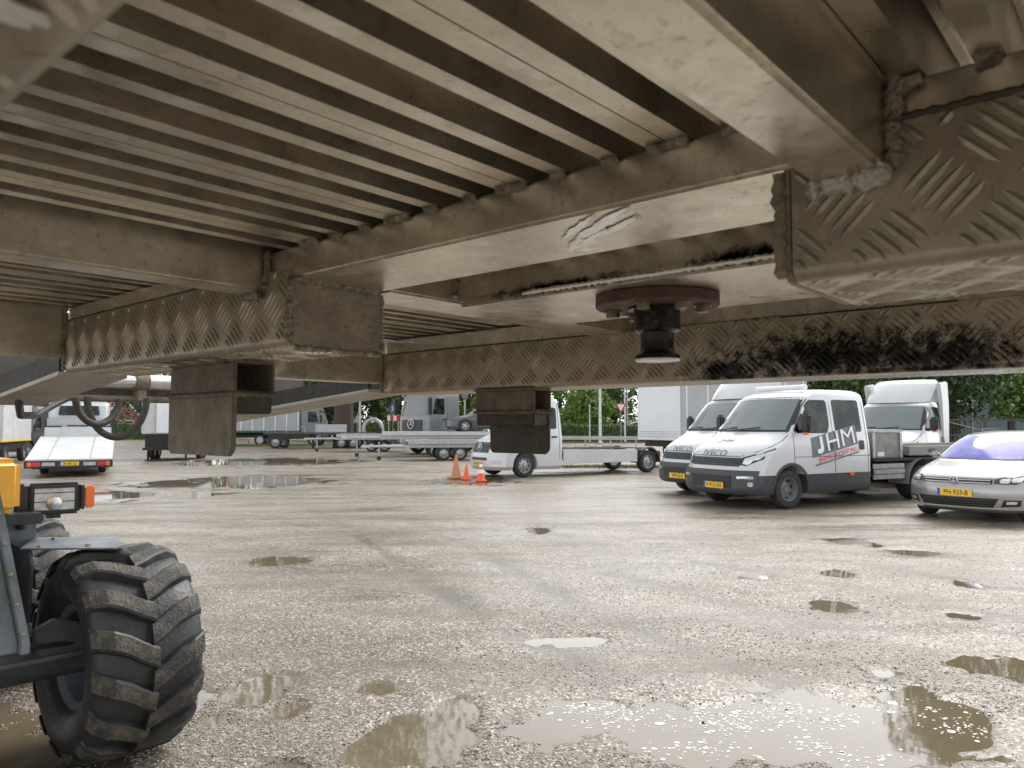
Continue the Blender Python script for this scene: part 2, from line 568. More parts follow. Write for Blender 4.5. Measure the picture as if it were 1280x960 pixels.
ground = bpy.data.objects.new('ground', me)
COL.objects.link(ground)
tag(ground, kind='structure')

def ground_material():
    m = bpy.data.materials.new('wet_gravel')
    m.use_nodes = True
    N, L = m.node_tree.nodes, m.node_tree.links
    p = N['Principled BSDF']
    tc = N.new('ShaderNodeTexCoord')
    def mapping(sc=(1, 1, 1), rz=0):
        mp = N.new('ShaderNodeMapping')
        mp.inputs['Scale'].default_value = sc
        mp.inputs['Rotation'].default_value = (0, 0, rz)
        L.new(tc.outputs['Object'], mp.inputs['Vector'])
        return mp.outputs[0]
    def noise(sc, vec, det=6, rg=.6):
        n = N.new('ShaderNodeTexNoise')
        n.inputs['Scale'].default_value = sc
        n.inputs['Detail'].default_value = det
        n.inputs['Roughness'].default_value = rg
        L.new(vec, n.inputs['Vector'])
        return n.outputs['Fac']
    def rng(v, a, b, c=0.0, d=1.0):
        r = N.new('ShaderNodeMapRange')
        for k, q in zip(('From Min', 'From Max', 'To Min', 'To Max'), (a, b, c, d)):
            r.inputs[k].default_value = q
        L.new(v, r.inputs['Value'])
        return r.outputs[0]
    def mix(f, a, b):
        x = N.new('ShaderNodeMix')
        x.data_type = 'RGBA'
        if isinstance(f, float): x.inputs[0].default_value = f
        else: L.new(f, x.inputs[0])
        for i, s in ((6, a), (7, b)):
            if isinstance(s, tuple): x.inputs[i].default_value = (*s, 1)
            else: L.new(s, x.inputs[i])
        return x.outputs[2]
    def math_(op, a, b):
        x = N.new('ShaderNodeMath')
        x.operation = op
        for i, s in ((0, a), (1, b)):
            if isinstance(s, (int, float)): x.inputs[i].default_value = s
            else: L.new(s, x.inputs[i])
        return x.outputs[0]
    flat = mapping()
    streak = mapping((.45, 1.5, 1), R(-30))
    streak2 = mapping((.5, 1.7, 1), R(-50))
    vor = N.new('ShaderNodeTexVoronoi')
    vor.inputs['Scale'].default_value = 75
    L.new(flat, vor.inputs['Vector'])
    vor2 = N.new('ShaderNodeTexVoronoi')
    vor2.inputs['Scale'].default_value = 28
    L.new(flat, vor2.inputs['Vector'])
    sep = N.new('ShaderNodeSeparateColor')
    L.new(vor.outputs['Color'], sep.inputs[0])
    sep2 = N.new('ShaderNodeSeparateColor')
    L.new(vor2.outputs['Color'], sep2.inputs[0])
    # wet mud under, pale stones mixed in, denser in some places
    mud = mix(rng(noise(1.2, flat, 7), .35, .65), (0.17, 0.139, 0.102), (0.105, 0.084, 0.058))
    dens = rng(noise(.9, streak, 6, .65), .34, .66, .18, .62)
    dens = math_('MULTIPLY', dens, rng(noise(2.4, streak2, 5, .6), .3, .7, .7, 1.1))
    st = mix(sep.outputs[1], (0.165, 0.137, 0.104), (0.53, 0.482, 0.405))
    isst = math_('LESS_THAN', sep.outputs[0], dens)
    c = mix(isst, mud, st)
    isst2 = math_('LESS_THAN', sep2.outputs[0], math_('MULTIPLY', dens, .35))
    c = mix(math_('MULTIPLY', isst2, rng(vor2.outputs['Distance'], .0, .022, 1, 0)), c, (0.42, 0.39, 0.34))
    dark = rng(noise(.75, streak, 8, .7), .48, .62, 0, .75)
    c = mix(dark, c, (0.125, 0.099, 0.068))
    c = mix(rng(noise(5.5, flat, 7, .7), .56, .70, 0, .55), c, (0.10, 0.082, 0.060))
    ta = N.new('ShaderNodeAttribute')
    ta.attribute_name = 'track'
    c = mix(math_('MULTIPLY', ta.outputs['Fac'], rng(noise(14, flat, 5, .7), .35, .6, .2, .7)), c, (0.095, 0.076, 0.052))
    L.new(c, p.inputs['Base Color'])
    wet = rng(noise(.55, streak2, 7, .65), .38, .60)
    # soaked margin just above the water line
    sxyz = N.new('ShaderNodeSeparateXYZ')
    L.new(tc.outputs['Object'], sxyz.inputs[0])
    soak = rng(math_('ADD', sxyz.outputs[2], rng(noise(9, flat, 4), 0, 1, -.004, .004)), -.0125, -.004, 1, 0)
    c2 = mix(math_('MULTIPLY', soak, .55), c, (0.075, 0.060, 0.040))
    L.new(c2, p.inputs['Base Color'])
    L.new(math_('SUBTRACT', rng(wet, 0, 1, .60, .25), math_('MULTIPLY', soak, .12)), p.inputs['Roughness'])
    p.inputs['Specular IOR Level'].default_value = .5
    b = N.new('ShaderNodeBump')
    b.inputs['Strength'].default_value = .55
    b.inputs['Distance'].default_value = .008
    hgt = math_('ADD', rng(vor.outputs['Distance'], 0, .012, 1, 0), math_('MULTIPLY', noise(40, flat, 6), 1.2))
    L.new(hgt, b.inputs['Height'])
    L.new(b.outputs[0], p.inputs['Normal'])
    return m
me.materials.append(ground_material())

for i, (cx, cy, rx, ry) in enumerate(PUD):
    mb = MB()
    k = 40
    mb.add([(cx + rx * 1.75 * math.cos(2 * PI * j / k), cy + ry * 1.75 * math.sin(2 * PI * j / k), WATER_Z - .00004 * i) for j in range(k)], [tuple(range(k))])
    tag(mb.build('puddle', 'mud_water', fix=False), kind='structure')

# loose stones lying on the mud, one uncountable mass
def gravel(n):
    rs = np.random.RandomState(11)
    px = rs.uniform(-60, 1340, n)
    py = 620 + 470 * rs.rand(n) ** .9
    c, s = math.cos(R(3.13)), math.sin(R(3.13))
    dx, dz = (px - 640) / 950, (480 - py) / 950
    k = -CAM_H / (s + dz * c)
    x, y = dx * k, (c - dz * s) * k
    cc, ss = math.cos(R(33)), math.sin(R(33))
    den = fbm((x * cc - y * ss) * .5, (x * ss + y * cc) * 2.0, 4, 40)
    keep = rs.rand(n) < np.clip((den - .36) / .22, .08, 1) * (1 - .8 * track(x, y))
    x, y = x[keep], y[keep]
    n = len(x)
    r = np.exp(rs.normal(math.log(.0042), .42, n)).clip(.0025, .013)
    z = ground_h(x, y)
    ok = z + r * .55 > WATER_Z
    x, y, r, z = x[ok], y[ok], r[ok], z[ok]
    n = len(x)
    base = np.array([(1, 0, 0), (0, 1, 0), (-1, 0, 0), (0, -1, 0), (0, 0, 1), (0, 0, -1)], float)
    V = base[None] * rs.uniform(.6, 1.25, (n, 6, 1)) * r[:, None, None]
    V[:, :, 2] *= rs.uniform(.45, .75, (n, 1))
    a = rs.uniform(0, 2 * PI, n)
    ca, sa = np.cos(a)[:, None], np.sin(a)[:, None]
    X = V[:, :, 0] * ca - V[:, :, 1] * sa
    Y = V[:, :, 0] * sa + V[:, :, 1] * ca
    V = np.stack([X + x[:, None], Y + y[:, None], V[:, :, 2] + (z + r * .12)[:, None]], -1).reshape(-1, 3)
    tri = np.array([(0, 1, 4), (1, 2, 4), (2, 3, 4), (3, 0, 4), (1, 0, 5), (2, 1, 5), (3, 2, 5), (0, 3, 5)])
    F = (tri[None] + 6 * np.arange(n)[:, None, None]).reshape(-1, 3)
    me = bpy.data.meshes.new('gravel')
    me.vertices.add(len(V)); me.vertices.foreach_set('co', V.ravel())
    me.loops.add(F.size); me.loops.foreach_set('vertex_index', F.ravel().astype(np.int32))
    me.polygons.add(len(F)); me.polygons.foreach_set('loop_start', np.arange(0, F.size, 3, dtype=np.int32))
    me.update()
    me.validate()
    me.materials.append(MATS['stone'])
    o = bpy.data.objects.new('gravel', me)
    COL.objects.link(o)
    tag(o, 'loose pale gravel stones scattered over the wet mud of the yard', 'gravel', kind='stuff')
gravel(140000)

def foam(n):
    rs = np.random.RandomState(4)
    mb = MB()
    cl = [(PUD[k], w) for k, w in ((0, .4), (1, .35), (2, .12), (23, .13))]
    cen = [(p[0] + p[2] * rs.normal(0, .5), p[1] + p[3] * rs.normal(0, .5)) for (p, w) in cl for _ in range(int(40 * w))]
    for i in range(n):
        cx, cy = cen[rs.randint(len(cen))]
        x, y = cx + rs.normal(0, .10), cy + rs.normal(0, .07)
        if float(ground_h(x, y)) > WATER_Z - .003: continue
        r = math.exp(rs.normal(math.log(.0055), .5))
        k = 7
        a0 = rs.uniform(0, 6)
        pts = [(x + r * rs.uniform(.6, 1.5) * math.cos(a0 + 2 * PI * j / k), y + r * rs.uniform(.6, 1.2) * math.sin(a0 + 2 * PI * j / k)) for j in range(k)]
        mb.add([(a, b, WATER_Z + .0012) for a, b in pts] + [(a, b, WATER_Z - .001) for a, b in pts], [tuple(range(k))] + [(j, (j + 1) % k, k + (j + 1) % k, k + j) for j in range(k)])
    tag(mb.build('foam_flecks', 'foam', fix=False), 'pale foam flecks floating on the big foreground puddle', 'foam', kind='stuff')
foam(1300)

# ------------------------------------------------------------------ the raised trailer overhead
# local axes: u (x) across the trailer, away to the right; v (y) along it, away to the left; z up
ZC = CAM_H
trailer = thing('gooseneck_trailer', 'dirty aluminium gooseneck trailer raised overhead, seen from below with its kingpin', 'trailer', (0, 0, 0), R(49))
def Z(dz): return ZC + dz
# deck planks with hanging ribs
PW, PV0 = .197, .355
def plank_profile(w):
    zs, zr = Z(.330), Z(.270)
    pts = [(0.0008, Z(.352)), (0.0008, zr), (.0235, zr), (.0240, zs - .004), (.028, zs)]
    for c in (w / 3, 2 * w / 3):
        pts += [(c - .024, zs), (c - .0225, zs - .003), (c - .020, zs - .003), (c - .0185, zs), (c - .016, zs), (c - .0108, zs - .004), (c - .0102, zr), (c + .0102, zr), (c + .0108, zs - .004), (c + .016, zs)]
    pts += [(w - .036, zs), (w - .0345, zs - .003), (w - .032, zs - .003), (w - .0305, zs), (w - .0240, zs - .004), (w - .0235, zr), (w - .0008, zr), (w - .0008, Z(.352))]
    return pts
pmb = MB()
pmb.prism(plank_profile(PW), -.28, 2.44, 'x')
plank0 = None
for k in range(-9, 8):
    if plank0 is None:
        plank0 = pmb.build('deck_plank', 'alu_plank', trailer, fix=True)
        plank0.location = (0, PV0 + PW * k, 0)
    else:
        c = plank0.copy(); COL.objects.link(c); c.parent = trailer
        c.location = (0, PV0 + PW * k, 0)
VMIN, VMAX = PV0 - 9 * PW, 1.93
def beam(name, u0, u1, v0, v1, z0, z1, m='alu_dirty', bev=.004, seg=2):
    return MB().box(u0, u1, v0, v1, Z(z0), Z(z1)).build(name, m, trailer, smooth=40, bevel=bev, seg=seg)
# cross beams (along v) and longitudinal beams (along u)
beam('cross_beam', .638, .800, VMIN, 1.90, .2205, .2695)
beam('cross_beam', 1.536, 1.700, VMIN, 1.87, .2205, .2650)
beam('cross_beam', .955, 1.245, .285, .9645, .2215, .272, 'alu_grease')
for (a, b, c, d, e, f) in [(.095, .633, 1.06, 1.116, .2080, .300), (.095, .633, .162, .2185, .1985, .328), (.095, .633, -.80, -.74, .2195, .328),
                           (.095, .633, 1.90, 1.96, .155, .328), (.803, 1.5255, 1.86, 1.93, .132, .262), (.803, 1.534, .965, 1.075, .2200, .2695),
                           (.803, 1.534, .172, .282, .2200, .2695), (.803, 1.5255, -.9, -.83, .132, .262)]:
    beam('longitudinal_beam', a, b, c, d, e, f)
beam('side_rail', -.34, -.284, VMIN, 1.93, .21, .334)
beam('side_rail', 2.444, 2.50, VMIN, 1.93, .21, .334)

# five-bar tread plate folded round the box sections
def tread(mb, o, e1, e2, L1, L2, cell=.053, h=.0021, phase=0):
    o, e1, e2 = Vector(o), Vector(e1), Vector(e2)
    n = e1.cross(e2)
    rs = random.Random(5)
    dg = cell * 1.41421
    ni, nj = int(L1 / dg) + 2, int(L2 / (dg / 2)) + 2
    for j in range(nj):
        for i in range(ni):
            ca, cb = (i + .5 * (j % 2)) * dg, (j + .35) * dg / 2
            sgn = 1 if (j + phase) % 2 else -1
            for q in range(-2, 3):
                off = q * .0098
                hl = .0225 - abs(q) * .0010
                dx, dy = .7071, .7071 * sgn
                x, y = ca - dy * off * 1.0, cb + dx * off * 1.0
                ends = [(x - dx * hl, y - dy * hl), (x + dx * hl, y + dy * hl)]
                lo_, hi_ = 0.0, 1.0
                for ax_, LL in ((0, L1), (1, L2)):
                    a_, b_ = ends[0][ax_], ends[1][ax_]
                    t0, t1 = (.0015 - a_) / (b_ - a_), (LL - .0015 - a_) / (b_ - a_)
                    lo_, hi_ = max(lo_, min(t0, t1)), min(hi_, max(t0, t1))
                if hi_ - lo_ < .25:
                    continue
                x, y = x + dx * hl * (lo_ + hi_ - 1), y + dy * hl * (lo_ + hi_ - 1)
                hl = hl * (hi_ - lo_)
                w = .0031
                pts = [(x - dx * hl, y - dy * hl, 0), (x - dx * hl * .5 - dy * w, y - dy * hl * .5 + dx * w, 0), (x + dx * hl * .5 - dy * w, y + dy * hl * .5 + dx * w, 0),
                       (x + dx * hl, y + dy * hl, 0), (x + dx * hl * .5 + dy * w, y + dy * hl * .5 - dx * w, 0), (x - dx * hl * .5 + dy * w, y - dy * hl * .5 - dx * w, 0),
                       (x - dx * hl * .5, y - dy * hl * .5, h), (x + dx * hl * .5, y + dy * hl * .5, h)]
                vs = [o + e1 * p[0] + e2 * p[1] + n * p[2] for p in pts]
                mb.add(vs, [(0, 6, 1), (1, 6, 7, 2), (2, 7, 3), (3, 7, 4), (4, 7, 6, 5), (5, 6, 0)])
def tread_box(u0, u1, v0, v1, z0, z1, m='tread_plate', front=True, bottom=True, rad=.012, back=False):
    # folded plate: rounded lower corners, plain top
    prof = []
    for a in range(0, 91, 15):
        prof.append((u0 + rad - rad * math.cos(R(a)), z0 + rad - rad * math.sin(R(a))))
    for a in range(0, 91, 15):
        prof.append((u1 - rad + rad * math.sin(R(a)), z0 + rad - rad * math.cos(R(a))))
    prof += [(u1, z1), (u0, z1)]
    mb = MB().prism([(p[0], Z(p[1])) for p in prof], v0, v1, 'y')
    nb = MB()
    body = mb.build('tread_plate_box', m, trailer, smooth=35)
    if front:
        tread(nb, (u0, v1, Z(z0 + rad * .6)), (0, -1, 0), (0, 0, 1), v1 - v0, z1 - z0 - rad * .6)
    if bottom:
        tread(nb, (u0 + rad * .6, v0, Z(z0)), (0, 1, 0), (1, 0, 0), v1 - v0, u1 - u0 - rad * 1.2, phase=1)
    if back:
        tread(nb, (u1, v0, Z(z0 + rad * .6)), (0, 1, 0), (0, 0, 1), v1 - v0, z1 - z0 - rad * .6)
    tag(nb.build('raised_tread_bars', m, body, fix=False), kind='stuff')
    return body
TPR = tread_box(.631, .804, VMIN, .236, .120, .236)
TPL = tread_box(.631, .804, .993, 1.895, .120, .236)
TPF = tread_box(1.526, 1.705, VMIN, 1.866, .098, .2195, 'tread_plate_far', bottom=False)
TPN = tread_box(-.075, .092, VMIN, 1.90, .120, .268, back=True)
# end cap of the left box, a plain plate welded on
cap = MB().prism([(.633, Z(.218)), (.633, Z(.124)), (.645, Z(.1165)), (.79, Z(.1165)), (.802, Z(.124)), (.802, Z(.218))], .984, .9925, 'y').build('end_plate', 'plate_plain', trailer, bevel=.002)
capr = MB().prism([(.633, Z(.218)), (.633, Z(.13)), (.645, Z(.1205)), (.79, Z(.1205)), (.802, Z(.13)), (.802, Z(.218))], .2365, .246, 'y').build('end_plate', 'plate_plain', trailer, bevel=.002)

# weld beads: lumpy tubes along seams
def weld(p0, p1, r, m='weld', wob=.35, name='weld_bead', step=.006):
    p0, p1 = Vector((p0[0], p0[1], Z(p0[2]))), Vector((p1[0], p1[1], Z(p1[2])))
    k = max(3, int((p1 - p0).length / step))
    path, rs = [], []
    for i in range(k + 1):
        q = p0.lerp(p1, i / k)
        path.append(q + Vector((random.uniform(-1, 1), random.uniform(-1, 1), random.uniform(-1, 1))) * r * .22)
        rs.append(r * (.75 if i in (0, k) else 1) * (1 + (wob if i % 2 else -wob * .6) * random.uniform(.3, 1)))
    return MB().tube(path, rs, 8).build(name, m, trailer, smooth=60)
# at the plank ribs along the near edge of the front and far cross beams
for k in range(-4, 5):
    for q, wd in ((0, .022), (PW / 3, .0095), (2 * PW / 3, .0095)):
        v = PV0 + PW * k + q
        if -.15 < v < 1.0 and not (.14 < v < .25):
            weld((.635, v - wd, .2690), (.635, v + wd, .2680), random.uniform(.0048, .0072))
        if v > 1.1 and v < 1.87:
            weld((1.533, v - wd, .2650), (1.533, v + wd, .2645), random.uniform(.004, .006))
            weld((.635, v - wd, .2690), (.635, v + wd, .2685), random.uniform(.0048, .0065))
# A-beam end welds
weld((.628, .222, .195), (.628, .157, .196), .0085, 'weld_bright', .5)
weld((.630, .157, .200), (.632, .1555, .300), .0075, 'weld', .4)
weld((.632, .1555, .262), (.632, .135, .2655), .0055, 'weld', .4)
weld((.629, 1.118, .2045), (.629, 1.056, .205), .0065, 'weld', .4)
weld((.632, 1.055, .208), (.634, 1.054, .27), .006, 'weld', .4)
weld((.633, .2475, .125), (.633, .2475, .215), .0055, 'plate_plain', .4)
weld((.634, .983, .2200), (.800, .983, .2205), .0055, 'weld', .55)
weld((.631, .988, .125), (.631, .988, .216), .0055, 'weld', .4)
weld((.803, .986, .125), (.803, .986, .216), .004, 'weld', .4)
weld((.64, .985, .1165), (.80, .985, .1165), .004, 'weld', .4)
weld((.631, VMIN, .2375), (.631, .17, .2375), .003, 'steel_dark', .3)
weld((.6345, 1.12, .2375), (.6345, 1.89, .2375), .003, 'steel_dark', .3)
weld((1.531, VMIN, .2205), (1.531, 1.86, .2205), .003, 'steel_dark', .4)
weld((1.533, .962, .2215), (1.533, .962, .268), .006, 'weld', .5)
weld((1.528, 1.076, .221), (1.528, .60, .2215), .0035, 'weld', .6)
weld((.955, .9635, .2225), (.956, .9635, .27), .0065, 'weld', .5)
weld((1.525, 1.868, .10), (1.525, 1.868, .22), .005, 'weld', .5)
weld((.631, 1.896, .125), (.631, 1.896, .27), .005, 'weld', .5)
# kingpin plate, flange, bolts, pin
MB().box(.948, 1.252, .30, .945, Z(.2085), Z(.2208)).build('kingpin_plate', 'alu_grease', trailer, bevel=.002)
weld((.99, .9475, .2165), (1.245, .9475, .2165), .006, 'weld_bright', .45)
weld((.9475, .30, .2175), (.9475, .80, .2175), .0035, 'scraped_glint_alu', .5)
KU, KV = 1.073, .623
T = Matrix.Translation((KU, KV, 0))
fl = MB().lathe([(.0, Z(.2078)), (.097, Z(.2078)), (.0985, Z(.206)), (.0985, Z(.1915)), (.0965, Z(.1895)), (0.0, Z(.1895))], 48, 'z', T=T).build('kingpin_flange', 'rust_paint', trailer, smooth=35)
for i in range(8):
    a = 2 * PI * i / 8 + .25
    bx_, by_ = KU + .074 * math.cos(a), KV + .074 * math.sin(a)
    if i % 4 == 3:
        MB().lathe([(.0, Z(.1893)), (.0075, Z(.1893)), (.0075, Z(.1885)), (0, Z(.1885))], 10, 'z', T=Matrix.Translation((bx_, by_, 0))).build('bolt_hole', 'ink_black', fl)
    else:
        MB().lathe([(.0, Z(.1893)), (.0155, Z(.1893)), (.0155, Z(.1868)), (.0115, Z(.1866)), (.0112, Z(.1785)), (.009, Z(.1772)), (0, Z(.1772))], 6, 'z', T=Matrix.Translation((bx_, by_, 0)) @ Matrix.Rotation(random.random(), 4, 'Z')).build('bolt', 'bolt_steel', fl, smooth=25)
pin = MB().lathe([(0, Z(.1893)), (.046, Z(.1893)), (.046, Z(.186)), (.0375, Z(.1855)), (.0368, Z(.153)), (.0345, Z(.1505)), (.0275, Z(.148)), (.0262, Z(.140)), (.0262, Z(.124)), (.028, Z(.118)), (.0355, Z(.1125)), (.0365, Z(.1065)), (0, Z(.1065))], 36, 'z', T=T).build('kingpin', 'kingpin_grease', trailer, smooth=40)
MB().lathe([(0, Z(.1063)), (.0362, Z(.1063)), (.0355, Z(.1035)), (0, Z(.1035))], 36, 'z', T=T).build('bare_tip', 'bare_steel', pin, smooth=40)
# bare scrape on the underside of the front cross beam
def ragged(cu, cv, lu, lv, rot, z, m, n=34, seed=1, name='scrape_glint_mark'):
    rd = random.Random(seed)
    pts = []
    for i in range(n):
        a = 2 * PI * i / n
        r = 1 - .45 * rd.random()
        x, y = lu * math.cos(a) * r, lv * math.sin(a) * r
        pts.append((cu + x * math.cos(rot) - y * math.sin(rot), cv + x * math.sin(rot) + y * math.cos(rot)))
    return MB().prism(pts, Z(z), Z(z + .0008), 'z').build(name, m, trailer)
for k_, (cu_, cv_, lu_, lv_, ro_) in enumerate([(.690, .475, .085, .012, 58), (.705, .462, .07, .008, 62), (.675, .49, .06, .007, 55), (.735, .535, .035, .010, 50), (.66, .435, .04, .006, 64), (.745, .55, .03, .004, 40), (.72, .50, .05, .006, 60)]):
    ragged(cu_, cv_, lu_, lv_, R(ro_), .2190 - .0001 * k_, 'scraped_glint_alu', 60, 2 + k_)
for k_, (cu_, cv_) in enumerate([(.060, .20), (.064, .245), (.048, .27), (.064, .31), (.054, .225), (.034, .24), (.060, .17)]):  # bright patches painted as glints on the near tread box underside
    ragged(cu_, cv_, .008, .014, R(35 + 60 * (k_ % 2)), .1172, 'scraped_glint_alu', 18, 30 + k_)
ragged(.720, 1.045, .030, .055, 0, .1190, 'scraped_glint_alu', 30, 4)
ragged(.70, 1.23, .012, .06, 0, .1190, 'scraped_glint_alu', 30, 6)
ragged(.69, 1.56, .012, .06, R(8), .1190, 'scraped_glint_alu', 30, 8)
# hanging brackets: open tube, block, plate
def bracket(u0, u1, v0, v1, zt, flip, m1, m2):
    b = bpy.data.objects.new('hanging_bracket', None)
    COL.objects.link(b); b.parent = trailer
    tk = .006
    t = MB()
    t.box(u0, u1, v0, v1, Z(zt - tk), Z(zt)); t.box(u0, u1, v0, v1, Z(zt - .062), Z(zt - .062 + tk))
    t.box(u0, u0 + tk, v0, v1, Z(zt - .062 + tk), Z(zt - tk)); t.box(u1 - tk, u1, v0, v1, Z(zt - .062 + tk), Z(zt - tk))
    t.build('open_tube', m1, b, bevel=.0015)
    MB().box(u0 + .003, u1 - .003, v0 + .003, v1 - .001, Z(zt - .098), Z(zt - .0635)).build('lower_block', m2, b, bevel=.003)
    up = (u1 - .0095, u1 - .0005) if flip else (u0 - .0005, u0 + .0085)
    pl = [(v1, Z(zt - .064)), (v1, Z(zt - .165)), (v1 - .01, Z(zt - .175)), (v0 + .014, Z(zt - .175)), (v0 + .003, Z(zt - .166)), (v0, Z(zt - .155)), (v0, Z(zt - .064))]
    MB().prism(pl, up[0] - .002, up[1] - .002, 'x').build('hanging_plate', m2 if flip else m1, b, bevel=.0015)
    w = weld((u0 - .001, v0, zt - .063), (u0 - .001, v1, zt - .063), .0045, m1, .5); w.parent = b
    w = weld((u0, v0 - .001, zt - .063), (u1, v0 - .001, zt - .063), .0045, m1, .5); w.parent = b
    w = weld((u0 - .001, v0, zt - .001), (u0 - .001, v1, zt - .001), .0035, m1, .5); w.parent = b
    return b
b1 = bracket(.700, .782, 1.268, 1.517, .1195, False, 'bracket_steel', 'bracket_dark')
b1['label'] = 'brown steel bracket hanging from the left tread plate box'
b2 = bracket(1.528, 1.600, 1.252, 1.464, .0985, True, 'bracket_steel', 'bracket_dark')
b2['label'] = 'blackened steel bracket hanging from the far tread plate box'

# chassis rails running back and down from the neck
def rail(u0, u1, va, vb, za, zb, side, name='chassis_rail'):
    r = bpy.data.objects.new(name, None); COL.objects.link(r); r.parent = trailer
    h = .05
    n = 10
    def prof(v):
        t = (v - va) / (vb - va)
        return za + (zb - za) * t
    for nm, ua, ub, zl, zh, mm in (('web', u0, u0 + .012, 0.0, h, 'rail_black'), ('bottom_flange', u0 - .001, u1, -.010, -.0005, 'rail_paint'), ('inner_web', u1 - .02, u1 - .008, 0.0, h, 'rail_black')):
        mb = MB()
        rings = []
        for i in range(n + 1):
            v = va + (vb - va) * i / n
            z = prof(v)
            rings.append([(ua, v, Z(z + zl)), (ub, v, Z(z + zl)), (ub, v, Z(z + zh)), (ua, v, Z(z + zh))])
        mb.loft(rings).build(nm, mm, r)
    return r
rail(.645, .80, 1.97, 2.58, .128, .070, 0)
rail(1.526, 1.70, 1.935, 3.3, .117, .005, 0)
# hydraulic cylinder and bar across the rails, hoses, dark boxes
cyl = MB().tube([(.82, 2.75, Z(.155)), (1.50, 2.75, Z(.155))], .026, 20).build('hydraulic_cylinder', 'chrome', trailer, smooth=50)
MB().tube([(1.14, 2.75, Z(.155)), (1.185, 2.75, Z(.155))], .034, 16).build('collar', 'bracket_steel', cyl, smooth=50)
MB().box(1.145, 1.18, 2.735, 2.765, Z(.085), Z(.13)).build('collar', 'bracket_steel', cyl, bevel=.004)
MB().tube([(.80, 2.76, Z(.092)), (1.60, 2.76, Z(.092))], .0115, 12).build('cross_bar', 'bracket_steel', trailer, smooth=50)
MB().box(.85, 1.55, 2.80, 2.86, Z(.098), Z(.135)).build('cross_bar', 'steel_dark', trailer, bevel=.004)
def hose(cu, cv, r, z0, depth, tilt, nm='hydraulic_hose'):
    path = []
    for i in range(25):
        a = PI + PI * i / 24
        path.append((cu + r * math.cos(a), cv + tilt * math.cos(a), Z(z0) + depth * math.sin(a)))
    return MB().tube(path, .0115, 10).build(nm, 'hose_rubber', trailer, smooth=60)
hose(1.005, 2.70, .075, .09, .085, .02)
hose(1.075, 2.72, .085, .095, .135, -.03)
MB().tube([(.66, 2.30, Z(.06)), (.70, 2.42, Z(.028)), (.78, 2.55, Z(.03)), (.86, 2.68, Z(.06)), (.93, 2.75, Z(.09))], .010, 8).build('hydraulic_hose', 'black_plastic', trailer, smooth=60)
MB().box(.30, .925, 2.99, 3.03, Z(.15), Z(.33)).build('dark_panel', 'brown_panel', trailer, bevel=.004)
MB().box(.926, .938, 2.985, 3.035, Z(.15), Z(.33)).build('panel_edge', 'galvanised', trailer)
MB().box(1.70, 1.985, 2.98, 3.02, Z(.148), Z(.33)).build('dark_panel', 'brown_panel', trailer, bevel=.004)
# landing legs at the front end, behind the viewer
for u in (.25, 1.9):
    lg = MB()
    lg.box(u - .06, u + .06, -1.36, -1.24, .5, Z(.27)); lg.box(u - .045, u + .045, -1.345, -1.255, .04, .55); lg.box(u - .14, u + .14, -1.43, -1.17, 0.005, .045)
    lg.build('landing_leg', 'bracket_steel', trailer, bevel=.004)
